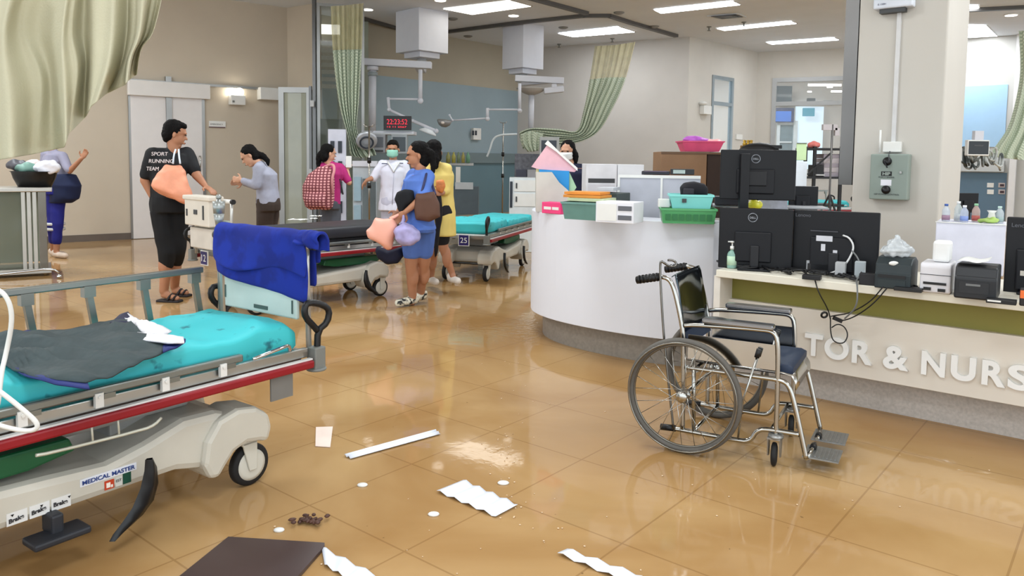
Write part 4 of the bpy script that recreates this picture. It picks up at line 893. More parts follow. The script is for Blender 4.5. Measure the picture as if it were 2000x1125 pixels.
# woman bending
t, J, HD, X, f = person('woman in grey-blue jacket bending over, black ponytail, behind the black mattress', 8.9,
    dict(head=(487, 305), neck=(504, 316), chest=(518, 340), waist=(522, 370), hip=(524, 398), shL=(507, 328, -.14), elL=(500, 362, -.18), wrL=(472, 352, -.15), hdL=(456, 350, -.12), shR=(512, 326, .15), elR=(502, 362, .15), wrR=(474, 356, .1), hdR=(458, 356, .06),
         hpL=(518, 412, -.05), knL=(516, 470, -.05), anL=(522, 536, -.05), toL=(500, 544, -.05), hpR=(528, 412, .1), knR=(526, 470, .1), anR=(530, 530, .12), toR=(508, 536, .12)),
    (-.8, -.3, -.55), body=(-.95, -.3, 0), skin=SKIN2, top=M((160, 162, 178), .8, 0, .06, 20.), sleeve=1.85, bottom=M((58, 46, 40), .8), leglen=1.9, shoe=('shoe', M((40, 36, 36), .6)), hair=[(500, 300, 0), (512, 304, 0), (522, 312, 0), (524, 322, 0)], fat=1.1, head_up=(-.35, 0, .8), s=.96)
# woman with pink backpack
t, J, HD, X, f = person('woman in magenta shirt and grey skirt with a pink plaid backpack, seen from behind', 10.0,
    dict(head=(642, 300), neck=(641, 318), chest=(648, 340), waist=(646, 368), hip=(644, 396), shL=(632, 326, .0), elL=(628, 352, 0), wrL=(640, 366, .12), hdL=(648, 364, .2), shR=(664, 327, .03), elR=(682, 357, -.0), wrR=(678, 330, .06), hdR=(680, 318, .06),
         hpL=(638, 405), knL=(640, 455), anL=(640, 508), toL=(650, 514, .1), hpR=(652, 405), knR=(654, 455), anR=(654, 508), toR=(664, 514, .1)),
    (.75, .5, -.1), body=(.7, .7, 0), skin=SKIN2, top=M((176, 38, 112), .8), sleeve=.85, bottom=M((84, 88, 98), .8), leglen=1.0, shoe=('shoe', WHITE), hair=[(630, 296, -.02), (622, 306, -.03), (622, 320, -.03), (626, 334, -.03)], fat=1.0, s=.94, coatlen=.1)
BP = pattern('plaid', (120, 56, 64), (222, 160, 160), 9, .8, thr=.3)
b_ = blob('backpack', [('l', [(P(634, 326, d=9.82), .07, .08, (1, -.3, 0), (.3, 1, 0)), (P(628, 340, d=9.8), .17, .12, (1, -.3, 0), (.3, 1, 0)), (P(622, 362, d=9.78), .205, .14, (1, -.3, 0), (.3, 1, 0)), (P(622, 388, d=9.78), .205, .14, (1, -.3, 0), (.3, 1, 0)), (P(623, 404, d=9.78), .18, .12, (1, -.3, 0), (.3, 1, 0)), (P(624, 409, d=9.78), .12, .08, (1, -.3, 0), (.3, 1, 0))])], BP, None, .014, 3, disp=(.01, 8.))
tag(b_, 'pink checked backpack worn by the woman in magenta', 'backpack')
mb = MB(); mb.tube([P(634, 326, d=9.85), P(650, 320, d=9.78), P(654, 330, d=9.72), P(648, 350, d=9.66), P(650, 378, d=9.72)], .018, 8, smoothp=2); obj('shoulder_strap', mb, M((206, 140, 142), .8), b_)
mb = MB(); mb.tube([P(664, 350, d=9.84), P(667, 365, d=9.8), P(670, 380, d=9.8)], .010, 8, smoothp=1); mb2 = MB(); obj('loose_strap', mb, BLACK, b_)
blob('front_pocket', [('l', [(P(615, 376, d=9.68), .14, .06, (1, -.3, 0), (.3, 1, 0)), (P(615, 390, d=9.66), .15, .08, (1, -.3, 0), (.3, 1, 0)), (P(617, 404, d=9.67), .13, .07, (1, -.3, 0), (.3, 1, 0))])], BP, b_, .014, 3)
mb = MB(); mb.tube([P(674, 350, d=9.95), P(676, 354, d=9.95)], .012); q = P(681, 316, d=10.03); tag(obj('phone', MB().box(q, (.075, .012, .15), .2), WHITE, bevel=.004), 'white phone held up by the woman in magenta', 'phone')
# doctor
t, J, HD, X, f = person('man in short white coat and green face mask facing the camera with arms out', 10.5,
    dict(head=(767, 292), neck=(768, 310), chest=(769, 334), waist=(766, 366), hip=(766, 396), shL=(789, 322, 0), elL=(800, 352, .0), wrL=(792, 380, -.1), hdL=(788, 390, -.12), shR=(747, 321, 0), elR=(730, 347, -.03), wrR=(716, 352, -.15), hdR=(707, 364, -.2),
         hpL=(776, 405), knL=(776, 452), anL=(776, 496), toL=(780, 503, -.1), hpR=(757, 405), knR=(757, 452), anR=(757, 496), toR=(754, 503, -.1)),
    (.05, -1, -.05), skin=SKIN, top=M((222, 222, 236), .75, 0, .03), sleeve=1.0, bottom=M((196, 196, 214), .8), leglen=1.9, shoe=('shoe', M((200, 198, 190), .6)), hair='short', fat=1.04, mask=M((150, 206, 186), .8), s=.98, coatlen=.5)
mb = MB(); mb.tube([P(769, 336, d=10.36), P(768, 360, d=10.37), P(766, 400, d=10.35)], .004, 6); obj('coat_placket', mb, M((180, 180, 196), .7), t)
mb = MB(); mb.tube([P(757, 316, d=10.40), P(763, 324, d=10.37), P(769, 336, d=10.36), P(775, 324, d=10.37), P(781, 316, d=10.40)], .011, 8); obj('collar', mb, WHITE, t)
for x in (751, 782): obj('pocket_trim', MB().box(P(x, 319.5 if x < 760 else 319, d=10.40), (.075, .012, .012)), M((60, 66, 90), .6), t)
# woman in blue
FLOW = pattern('spots', (20, 22, 24), (226, 222, 204), 24, .6, thr=.46)
BLU = M((88, 124, 204), .8, 0, .1, 7.)
t, J, HD, X, f = person('woman in light blue shirt and shorts with ponytail and floral clogs carrying bags', 7.15,
    dict(head=(815, 303), neck=(822, 326), chest=(818, 352), waist=(817, 395), hip=(818, 436), shL=(808, 344, .12), elL=(792, 384, .12), wrL=(778, 414, .05), hdL=(770, 426, 0), shR=(834, 344, -.06), elR=(826, 386, -.2), wrR=(792, 414, -.22), hdR=(776, 428, -.2),
         hpL=(806, 452, .04), knL=(803, 516, .06), anL=(806, 582, .12), toL=(782, 591, .02), hpR=(829, 452, .06), knR=(828, 512, .12), anR=(822, 572, .25), toR=(806, 582, .18)),
    (-.95, -.22, -.08), body=(-.9, -.3, 0), skin=SKIN, top=BLU, sleeve=.92, bottom=M((84, 118, 196), .8, 0, .1), leglen=.62, shoe=('shoe', FLOW), hair=[(826, 292, -.02), (842, 300, -.03), (847, 322, -.04), (845, 338, -.05), (843, 346, -.05)], fat=1.12, s=.98, coatlen=.3)
b_ = bag('handbag', '', '', [(812, 378), (848, 374), (858, 396), (861, 424), (840, 434), (812, 430), (808, 404)], 6.93, .12, M((92, 62, 48), .6, 0, .1), .006)
tag(b_, 'brown leather shoulder bag at the hip of the woman in blue', 'bag')
mb = MB(); mb.tube([P(822, 380, d=6.93), P(830, 352, d=6.95), P(834, 334, d=7.06), P(842, 352, d=7.1), P(850, 380, d=6.95)], .012, 8, smoothp=2); obj('bag_strap', mb, M((48, 52, 92), .6), b_)
b_ = bag('plastic_bag', '', '', [(732, 424), (748, 428), (768, 424), (776, 440), (770, 462), (766, 486), (756, 488), (740, 476), (720, 464), (715, 450), (726, 438)], 6.93, .16, M((244, 178, 158), .5, 0, .06, 5.), .014)
tag(b_, 'pale salmon plastic bag hanging from the hand of the woman in blue', 'bag')
obj('handle', MB().tube([P(762, 428, d=6.92), P(774, 422, d=6.93), P(786, 414, d=6.95)], [.02, .008], 8, smoothp=1), M((244, 178, 158), .5), b_)
b_ = bag('plastic_bag', '', '', [(776, 442), (790, 434), (806, 440), (820, 452), (821, 468), (806, 480), (786, 480), (772, 468), (769, 452)], 6.86, .2, M((168, 162, 210), .4, 0, .2, 12.), .012, 16.)
tag(b_, 'pale lilac plastic bag held against the thigh of the woman in blue', 'bag')
obj('handle', MB().tube([P(786, 438, d=6.86), P(788, 428, d=6.9), P(788, 416, d=6.95)], [.02, .007], 8, smoothp=1), M((168, 162, 210), .4), b_)
b_ = bag('cloth_bag', '', '', [(736, 480), (756, 490), (786, 482), (788, 500), (778, 514), (756, 516), (738, 504), (732, 490)], 7.25, .18, M((20, 24, 48), .8), .01)
tag(b_, 'dark navy bag hanging below the salmon plastic bag', 'bag')
b_ = bag('folded_jacket', '', '', [(776, 376), (790, 368), (808, 372), (812, 392), (796, 402), (786, 418), (776, 410), (770, 390)], 6.98, .14, M((18, 20, 26), .85), .016)
tag(b_, 'black jacket folded over the arm of the woman in blue', 'jacket')
# person in yellow behind her
YEL = M((228, 204, 116), .6, 0, .06)
t, J, HD, X, f = person('person in long yellow raincoat walking behind the woman in blue, hair over the shoulders', 8.0,
    dict(head=(846, 297), neck=(848, 318), chest=(856, 342), waist=(858, 380), hip=(858, 415), shL=(838, 330, .12), elL=(836, 370, .1), wrL=(840, 400, 0), hdL=(842, 412, 0), shR=(872, 330, -.0), elR=(872, 372, -.05), wrR=(862, 378, -.2), hdR=(852, 376, -.24),
         hpL=(850, 430, .05), knL=(846, 490, .1), anL=(842, 540, .3), toL=(850, 550, .2), hpR=(860, 430, .0), knR=(866, 484, 0), anR=(883, 534, .05), toR=(892, 548, -.02)),
    (-.3, .9, 0), body=(-.2, .95, 0), skin=SKIN, top=YEL, sleeve=1.6, bottom=M((22, 22, 28), .8), leglen=.7, shoe=('shoe', M((222, 214, 204), .5)), hair=[(850, 300, -.1), (852, 312, -.12), (850, 326, -.12)], fat=.98, s=.97, coatlen=1.3)
b_ = bag('orange_pouch', '', '', [(852, 352), (866, 350), (870, 364), (864, 378), (852, 372)], 7.78, .08, M((214, 130, 70), .6, 0, .3, 14.), .01)
tag(b_, 'small orange and white pouch against the yellow raincoat', 'pouch')
b_ = bag('black_bag', '', '', [(850, 372), (862, 380), (866, 410), (860, 450), (854, 500), (848, 508), (849, 440)], 7.8, .08, M((20, 18, 24), .85), .01)
tag(b_, 'long black bag hanging in front of the yellow raincoat', 'bag')
# nurse behind the counter
person('person in navy uniform and white mask standing behind the white counter', 8.6,
    dict(head=(1108, 296), neck=(1112, 316), chest=(1120, 338), waist=(1122, 368), hip=(1122, 396), shL=(1140, 330, .05), elL=(1146, 362, 0), wrL=(1136, 390, -.1), hdL=(1130, 400, -.1), shR=(1102, 330, 0), elR=(1098, 360, -.05), wrR=(1106, 386, -.1), hdR=(1110, 398, -.1), hpL=(1128, 410), knL=(1128, 478), anL=(1128, 548), toL=(1126, 560, -.1), hpR=(1116, 410), knR=(1116, 478), anR=(1116, 548), toR=(1112, 560, -.1)),
    (-.35, -.9, -.1), skin=SKIN2, top=M((26, 32, 62), .8), sleeve=1.5, bottom=M((26, 32, 62), .8), leglen=1.9, shoe=('shoe', WHITE), hair=[(1118, 290, 0), (1124, 304, 0), (1124, 316, 0)], mask=M((226, 228, 226), .8), s=.95)
# ============================================================= curtains
def plx(pts, t):
    n = len(pts)-1; s = t*n; i = min(int(s), n-1); f = s-i; f = f*f*(3-2*f)*.35+f*.65
    return [pts[i][k]*(1-f)+pts[i+1][k]*f for k in range(len(pts[i]))]
def curtain(rowsets, D, nu=120, nv=26, amp=.05, nf=11, seed=0., dfun=None, pinch=None, v0=0., v1=1.):
    """rowsets: polylines across the curtain in the photo, from its rail down; folds run between them"""
    mb = MB(); rows = []
    for j in range(nv+1):
        v = v0+(v1-v0)*j/nv; n = len(rowsets)-1; s = v*n; k = min(int(s), n-1); f = s-k; row = []
        for i in range(nu+1):
            u = i/nu; a = plx(rowsets[k], u); b = plx(rowsets[k+1], u)
            p0 = plx(rowsets[max(k-1, 0)], u); p3 = plx(rowsets[min(k+2, n)], u)
            cr = lambda q: .5*((2*a[q])+(-p0[q]+b[q])*f+(2*p0[q]-5*a[q]+4*b[q]-p3[q])*f*f+(-p0[q]+3*a[q]-3*b[q]+p3[q])*f**3)
            ph = nf*2*PI*u+.9*math.sin(5*u+seed)+.5*math.sin(3*v+seed); w_ = math.sin(ph)+.35*math.sin(2.3*ph+seed)
            d = D+(dfun(u, v) if dfun else 0)+amp*w_*(.45+.55*v if not pinch else pinch(v)); row.append(P(cr(0), cr(1), d=d))
        rows.append(row)
    mb.grid(rows); return mb
def fabric(col, rough=.85, trans=.25, var=.05):
    mt = M(col, rough, 0, var, 3., bump=.15, bscale=120.).copy(); nt = mt.node_tree; b = nt.nodes['Principled BSDF']; out = nt.nodes['Material Output']
    tr = nt.nodes.new('ShaderNodeBsdfTranslucent'); tr.inputs[0].default_value = lin(col)+(1,); mx = nt.nodes.new('ShaderNodeMixShader'); mx.inputs[0].default_value = trans
    nt.links.new(b.outputs[0], mx.inputs[1]); nt.links.new(tr.outputs[0], mx.inputs[2]); nt.links.new(mx.outputs[0], out.inputs[0]); return mt
FC = fabric((208, 204, 178))
top = [(-140, -30), (20, -30), (60, -30), (130, -30), (150, -30), (175, -30), (215, -30), (250, -30), (270, -30), (300, -30), (322, -30)]
r1 = [(-140, 60), (0, 60), (48, 62), (120, 62), (142, 60), (178, 62), (215, 64), (250, 62), (268, 62), (284, 62), (300, 60)]
r2 = [(-140, 180), (0, 185), (80, 160), (120, 150), (152, 140), (176, 120), (205, 130), (236, 130), (250, 120), (262, 105), (276, 96)]
r3 = [(-140, 322), (0, 312), (62, 302), (126, 288), (134, 262), (168, 228), (178, 208), (205, 185), (244, 166), (250, 158), (267, 146)]
c_ = obj('privacy_curtain', curtain([top, r1, r2, r3], 2.7, 160, 40, .075, 4.6, .4), FC, solid=.003, sub=1)
tag(c_, 'large cream curtain gathered up across the top left corner', 'curtain')
FG = pattern('stripes', (164, 178, 156), (204, 212, 192), 12., .85, 'D', .5); FM = M((196, 190, 150), .8, 0, .1, 6., alpha=.72)
def twopart(label, rows, D, split, amp, nf, dfun=None, pinch=None, nu=130):
    t = thing('privacy_curtain', label, 'curtain', P(rows[-1][0][0], rows[-1][0][1], d=D), group='green striped curtains')
    obj('fabric', curtain(rows, D, nu, 34, amp, nf, 1., dfun, pinch, split, 1.), FG, t, solid=.004)
    obj('mesh_header', curtain(rows, D, nu, 10, amp, nf, 1., dfun, pinch, 0., split), FM, t, label='see-through cream mesh header'); return t
twopart('narrow green striped curtain with mesh top hanging beside the tall glass at left', [[(646, 12), (678, 10), (710, 6)], [(650, 98), (678, 97), (707, 96)], [(662, 200), (680, 200), (701, 196)], [(680, 268), (688, 264), (698, 258)], [(684, 300), (700, 300), (728, 288)], [(692, 306), (706, 309), (735, 303)]], 12.4, .2, .05, 7)
twopart('green striped curtain swept down from the ceiling to the left at the back wall', [[(1162, 90), (1200, 88), (1241, 82)], [(1152, 154), (1188, 150), (1223, 150)], [(1140, 215), (1165, 205), (1200, 205)], [(1126, 255), (1140, 262), (1165, 260)], [(1090, 252), (1092, 268), (1110, 282)], [(1040, 250), (1035, 262), (1040, 282)], [(1014, 258), (1016, 275), (1022, 292)]], 15.2, .17, .05, 7, dfun=lambda u, v: -.2*v)
c_ = obj('privacy_curtain', curtain([[(1990, 60), (2030, 60), (2090, 60)], [(1992, 150), (2030, 160), (2090, 160)], [(1972, 240), (2010, 250), (2080, 250)], [(1945, 285), (1990, 300), (2070, 310)], [(1930, 305), (1990, 312), (2070, 318)]], 12.6, 60, 24, .05, 5), FG, solid=.004)
tag(c_, 'green curtain swept up at the right edge of the photo', 'curtain')
c_ = obj('hanging_drape', curtain([[(1016, 262), (1036, 256), (1062, 260)], [(1018, 280), (1038, 280), (1056, 276)], [(1030, 296), (1042, 296), (1052, 294)]], 14.6, 40, 10, .04, 4), FG, solid=.004); tag(c_, 'bunched end of green striped cloth draped by the small screen', 'cloth')

# ============================================================= ceiling booms
BW_ = M((206, 208, 216), .4, 0, .02)
def boom(label, A, s, zb, arm, col, lampv, coly0, coly1, D, lamp, collars=True):
    t = thing('ceiling_boom', label, 'medical boom', (A.x, A.y, zb), group='ceiling booms')
    u1 = V2(45)*s; u2 = V2(135)*s; a = Vector((A.x, A.y, zb)); obj('ceiling_box', MB().frame(a, u1, u2, (0, 0, ZC-zb)), BW_, t, bevel=.006)
    c = a+(u1+u2)/2; obj('flange', MB().frame(c-(u1+u2)*.34-Z*.10, u1*.68, u2*.68, (0, 0, .10)), BW_, t, bevel=.006)
    h = P(arm[1][0]-15, arm[1][1], d=D); obj('swivel', MB().cyl((c.x, c.y, zb-.10), (c.x, c.y, h.z-.02), .09, 20), LGREY, t)
    p, q = P(*arm[0], d=D), P(*arm[1], d=D); obj('arm', MB().beam(p, q, .16, .125).beam(Vector((c.x, c.y, h.z)), q*.8+p*.2, .16, .1), BW_, t, bevel=.015)
    x = P(col, coly0, d=D); y = P(col-1, coly1, d=D); mb = MB().cyl(x, y, .065 if collars else .055, 20); cl = obj('column', mb, BW_, t)
    if collars:
        for k in (0, 1): obj('collar', MB().cyl(x+Z*(.02-.1*k), x-Z*(.05+.1*k), .10-.01*k, 20), BW_ if k == 0 else M((150, 160, 164), .4), cl)
    else: obj('saucer', MB().lathe(x+Z*.02, [(.05, -.02), (.16, .02), (.30, .10), (.30, .12), (.1, .13)], n=24), M((170, 166, 160), .4), cl)
    return t
boom('left white ceiling boom with a service column above the doctor', P(818, 60, d=14.2), .70, P(818, 97, d=14.2).z, [(712, 121), (843, 128)], 728, 0, 132, 256, 13.9, None)
b2_ = boom('right white ceiling boom above the swept green curtain end', P(1022, 90, d=15.6), .60, P(1022, 131, d=15.6).z, [(1006, 153), (1101, 158)], 1038, 0, 186, 258, 15.4, None, False)
mb = MB(); mb.beam(P(1062, 178, d=15.3), P(1101, 174, d=15.3), .15, .12); mb.beam(P(1082, 164, d=15.3), P(1082, 176, d=15.3), .12, .1); obj('handle_unit', mb, BW_, b2_, bevel=.02)
def examlamp(label, pts, D, head):
    t = thing('examination_lamp', label, 'lamp', P(*head[0], d=D), group='examination lamps'); mb = MB()
    for a, b, r in pts:
        mb = MB(); mb.cyl(P(*a, d=D), P(*b, d=D), r, 12); mb.ball(P(*b, d=D), r*1.5); obj('arm_segment', mb, BW_, t)
    return t
t = examlamp('white examination lamp with angled arm beside the red digital clock', [((821, 136), (821, 197), .035), ((819, 194), (758, 193), .018), ((758, 190), (760, 214), .025), ((760, 214), (806, 236), .022), ((806, 236), (852, 256), .028)], 13.5, ((838, 258),))
q = P(836, 257, d=13.5); R = Matrix.Rotation(.35, 3, 'Y'); mb = MB(); mb.lathe(q, [(.0, .05), (.08, .045), (.15, .0), (.16, -.03), (.0, -.035)], R @ Vector((0, 0, 1)), 24); obj('lamp_head', mb, M((226, 232, 236), .4), t)
t = examlamp('grey examination lamp head on a white arm pointing left of the wall dispenser', [((1015, 163), (1015, 216), .032), ((1015, 214), (954, 214), .018), ((952, 211), (952, 232), .03), ((950, 231), (884, 235), .016), ((884, 236), (878, 225), .015)], 15.0, ((868, 240),))
q = P(868, 238, d=15.0); mb = MB(); mb.lathe(q, [(.0, .05), (.13, .04), (.15, .02), (.11, -.06), (.05, -.1), (0, -.1)], (.1, -.1, 1), 24); hd_ = obj('lamp_head', mb, M((150, 150, 150), .35, .3), t); obj('lamp_lens', MB().ball(q+Vector((-.02, -.13, -.02)), (.035, .02, .03)), M((236, 226, 216), .3), hd_)
# clock
t = thing('digital_clock', 'black wall clock with red digits reading 22:23:52', 'clock', P(776, 254, d=12.6)); mb = MB(); r = slab(mb, 749, 226, 803, 253.5, 12.6, 0, .06); obj('casing', mb, M((18, 14, 18), .4), t, bevel=.004)
RD = M((210, 36, 56), .5, 0, 0, emit=1.0)
text('digits', '22:23:52', t, r['o']+r['u']*.055+Z*r['h']*.40+r['n']*.002, r['u'], .1, RD, .002, wid=r['w']*.74, hei=r['h']*.36, bold=-.005); text('date_digits', '12 11 2567', t, r['o']+r['u']*.06+Z*r['h']*.16+r['n']*.002, r['u'], .1, RD, .002, wid=r['w']*.7, hei=r['h']*.12)
# ---------- bay equipment
def boxthing(name, label, cat, x0, y0, x1, y1, d, mt, th=.3, ang=0., bevel=.008, z0=None, parts=(), group=None):
    mb = MB(); r = slab(mb, x0, y0, x1, y1, d, ang, th, z0=z0)
    if parts:
        t = thing(name, label, cat, (r['o']+r['u']*r['w']/2), group=group); obj('body', mb, mt, t, bevel=bevel)
        for nm, a0, b0, a1, b1, tt, m2 in parts: # fractions of width and height
            p = MB(); p.frame(r['o']+r['u']*r['w']*a0+Z*r['h']*b0, r['u']*r['w']*(a1-a0), Z*r['h']*(b1-b0), r['n']*tt); obj(nm, p, m2, t)
        return t, r
    return tag(obj(name, mb, mt, bevel=bevel), label, cat, group), r
DKB = M((44, 50, 60), .4, 0, .1)
kn = []
for i in range(5):
    for j in range(2): kn.append(('outlet', .14+.42*j, .80-.17*i, .36+.42*j, .90-.17*i, .02, DKB))
boxthing('service_panel', 'white panel with two columns of outlets behind the woman in magenta', 'panel', 641, 252, 676, 360, 12.0, M((206, 208, 222), .4), .12, 8, z0=.0, parts=kn)
boxthing('monitor_shelf', 'white shelf under the digital clock', 'shelf', 706, 255, 808, 262, 12.7, BW_, .4, parts=(('edge_rail', 0, 0, 1, .4, .02, LGREY),))
boxthing('patient_monitor', 'grey monitor screen right of the masked doctor', 'monitor', 764, 263, 795, 300, 12.6, M((150, 156, 160), .5), .12, parts=(('screen', .1, .12, .9, .88, .006, M((42, 52, 58), .15)),))
boxthing('ventilator', 'grey ventilator unit left of the masked doctor', 'medical unit', 716, 262, 752, 298, 12.6, M((150, 152, 156), .5), .25, parts=(('display', .3, .3, .9, .85, .01, M((96, 100, 106), .3)), ('vent_slot', .1, .05, .9, .15, .01, DKGREY)))
t = thing('wheeled_cart', 'pale grey medical cart with steel bin between the doctor and the woman in magenta', 'cart', P(712, 420, d=11.8).xyz*Vector((1, 1, 0)) if False else (P(712, 420, d=11.8).x, 11.8, 0))
mb = MB(); r = slab(mb, 689, 314, 736, 420, 11.8, 0, .45, z0=.12); obj('cart_body', mb, M((176, 184, 190), .45), t, bevel=.01)
for (a0, b0, a1, b1, mt, nm) in ((.42, .10, .96, .78, M((112, 122, 124), .25, .5), 'steel_bin'), (.06, .1, .36, .45, M((150, 176, 190), .4), 'drawer'), (.06, .5, .36, .8, M((150, 176, 190), .4), 'drawer'), (0, .93, 1.02, 1.0, BW_, 'top_board')):
    p = MB(); p.frame(r['o']+r['u']*r['w']*a0+Z*r['h']*b0, r['u']*r['w']*(a1-a0), Z*r['h']*(b1-b0), r['n']*.03); obj(nm, p, mt, t, bevel=.004)
for k in (0, 1):
    for j in (0, 1): q = r['o']+r['u']*(.05+(r['w']-.1)*k)-r['n']*(.05+.3*j); obj('caster', MB().cyl((q.x-.02, q.y, .05), (q.x+.02, q.y, .05), .05, 16).b2((q.x-.02, q.y-.01, .06), (q.x+.02, q.y+.01, .13)), RUBBER, t)
def ivpole(label, x, ytop, d, hook=True):
    q = P(x, ytop, d=d); t = thing('drip_stand', label, 'drip stand', (q.x, q.y, 0)); mb = MB(); mb.cyl((q.x, q.y, .08), q, .013, 10); p = obj('pole', mb, STEEL, t)
    for yy in (.35, .55): obj('knob', MB().cyl((q.x, q.y, q.z*yy+.3), (q.x, q.y, q.z*yy+.38), .03, 12), BLACK, p)
    for k in range(5): a = 2*PI*k/5; obj('leg', MB().beam((q.x, q.y, .09), (q.x+.26*math.cos(a), q.y+.26*math.sin(a), .05), .025, .02).cyl((q.x+.26*math.cos(a), q.y+.26*math.sin(a), 0), (q.x+.26*math.cos(a), q.y+.26*math.sin(a), .05), .02, 10), DKGREY, t)
    for k in range(4): a = PI/4+PI/2*k; v = Vector((math.cos(a), math.sin(a), 0)); obj('hook', MB().tube([q, q+v*.07, q+v*.10+Z*.03], .006, 6), STEEL, t)
ivpole('steel drip stand left of the masked doctor', 721, 247, 11.4); ivpole('thin drip stand by the blue wall left of the swept curtain', 983, 240, 15.2)
# lamp disc of the left bay
t = thing('surgical_lamp', 'round steel surgical lamp beside the left striped curtain', 'lamp', P(716, 285, d=12.2)); q = P(716, 275, d=12.2); obj('lamp_disc', MB().lathe(q, [(0, .03), (.14, .02), (.17, 0), (.16, -.04), (0, -.05)], (.2, -.8, -.5), 24), M((186, 190, 196), .3, .4), t); obj('lamp_ring', MB().torus(q+Vector((.01, -.05, -.03)), .10, .015, (.2, -.8, -.5), 24, 8), DKB, t); obj('lamp_arm', MB().tube([q, P(722, 262, d=12.2), P(727, 256, d=12.6)], .02, 8), BW_, t)
# wall rail things on the blue wall
for i, (x0, x1, y0, col) in enumerate(((871, 880, 298, (150, 150, 90)), (882, 890, 300, (176, 170, 84)), (892, 899, 297, (120, 140, 110)), (901, 908, 298, (170, 160, 90)), (910, 918, 296, (110, 160, 130)))):
    q = P((x0+x1)/2, 318, d=15.9); rr = (x1-x0)/2*.0104; mb = MB().lathe(q, [(rr, 0), (rr, .14), (rr*.6, .17), (rr*.4, .19), (rr*.4, .22)], n=14); tag(obj('suction_jar', mb, M(col, .3, 0, .2)), '%s suction jar from the left on the blue wall rail' % ('first second third fourth fifth'.split()[i]), 'jar', 'jars on the blue wall rail')
boxthing('rail_shelf', 'narrow shelf carrying the suction jars on the blue wall', 'shelf', 866, 318, 924, 323, 15.9, LGREY, .2)
boxthing('wall_shelf_unit', 'grey open wall unit under the suction jars', 'shelf unit', 884, 364, 934, 388, 14.6, M((86, 100, 108), .5), .3, parts=(('top_tray', .1, .9, .8, 1.15, .02, M((196, 202, 206), .5)), ('white_packet', .12, 1.15, .3, 1.7, .02, WHITE)), z0=.35)
boxthing('infusion_rack', 'dark stacked infusion pumps left of the small grey screen', 'medical unit', 1004, 300, 1052, 420, 13.2, M((96, 98, 106), .5, 0, .3, 20.), .3, z0=0., parts=tuple(('pump', .06+.46*(k % 2), .72-.13*(k//2), .48+.46*(k % 2), .82-.13*(k//2), .03, M(((60, 62, 78), (170, 172, 178), (48, 60, 110), (130, 132, 136))[k % 4], .4)) for k in range(8)))
boxthing('drawer_cabinet', 'white drawer cabinet behind the stretcher numbered 25', 'cabinet', 994, 347, 1046, 440, 11.6, M((214, 220, 222), .45), .5, z0=0., parts=(('drawer', .18, .82, .97, .97, .012, WHITE), ('drawer', .18, .62, .97, .79, .012, WHITE), ('handle', .24, .86, .29, .93, .03, DKGREY), ('handle', .24, .68, .29, .75, .03, DKGREY), ('side_slot', .02, .6, .12, .95, .01, DKB)))
boxthing('patient_monitor', 'small grey-framed screen below the swept striped curtain', 'monitor', 1054, 267, 1092, 300, 12.8, M((168, 170, 168), .5), .12, parts=(('screen', .08, .15, .86, .9, .006, M((30, 36, 48), .15)),), z0=1.2)
mb = MB(); mb.tube([P(1010, 262, d=14.2), P(975, 263, d=14.2), P(962, 272, d=14.2), P(957, 292, d=14.2), P(951, 306, d=14.2)], .018, 8, smoothp=2); tag(obj('bent_hose', mb, M((206, 214, 216), .4)), 'white bent hose arm left of the small grey screen', 'hose')

# ---------- trolley and tub at far left
Cn = P(93, 400, d=8.8); Cn.z = 0; tu = V2(31.5); tv = Vector((-tu.y, tu.x, 0)); zt = P(92, 366, d=8.8).z; zlo = P(92, 528, d=8.8).z
t = thing('display_trolley', 'aluminium and glass trolley at the left edge carrying a black tub', 'trolley', Cn, math.radians(31.5))
tx = lambda x: (onplane(x, 450, Cn, tv)-Cn).dot(tu)
TB = lambda n, a, b, mt, bv=.003: obj(n, MB().b2(a, b), mt, t, local=True, bevel=bv)
xa = tx(-90); AL2 = M((186, 184, 178), .35, .8, .05, 3)
TB('top_board', (xa, -.02, zt-.05), (.05, .56, zt), AL2, .008)
for x0, x1, nm in ((43, 51, 'upright_slat'), (54, 62, 'upright_slat'), (65, 73, 'upright_slat'), (76, 92, 'corner_post')):
    TB(nm, (tx(x0), 0, zlo), (tx(x1), .05 if nm != 'corner_post' else .08, zt-.05), AL2 if nm != 'corner_post' else M((126, 122, 114), .25, .9))
TB('glass_panel', (xa, .02, zlo+.05), (tx(43), .03, zt-.05), M((122, 128, 114), .06, 0, .05, alpha=.4)); TB('back_panel', (xa, .5, zlo+.05), (tx(80), .53, zt-.05), M((150, 156, 138), .4, 0, .1, 2.)); TB('base_rail', (xa, -.02, zlo-.03), (.02, .54, zlo+.03), AL2, .006)
for x in (-.06, -1.2): obj('caster', MB().cyl((x, .03, .045), (x+.03, .03, .045), .045, 16).b2((x-.01, .0, .05), (x+.03, .06, zlo)), STEEL, t, local=True)
obj('towel_bar', MB().tube([P(0, 536, d=8.4), P(84, 526, d=8.6), P(108, 527, d=8.6), P(115, 533, d=8.6)], .012, 8).ball(P(116, 540, d=8.6), .028), CHROME, t)
t = thing('plastic_tub', 'black plastic tub on top of the glass trolley', 'tub', P(70, 365, d=8.95)); mb = MB(); rows = []
q = P(68, 364, d=8.92); q.z = zt+.001
for i in range(25):
    a = 2*PI*i/24; rows.append([q+Vector((math.cos(a)*rx*abs(math.cos(a))**-.35 if abs(math.cos(a)) > .3 else math.cos(a)*rx*1.5, math.sin(a)*ry, z)) for rx, ry, z in ((.0, .0, .0), (.17, .13, .0), (.215, .17, .10), (.235, .19, .175), (.25, .205, .18), (.23, .185, .172))])
mb.grid(rows); obj('tub_shell', mb, M((20, 20, 22), .4), t, solid=.004)
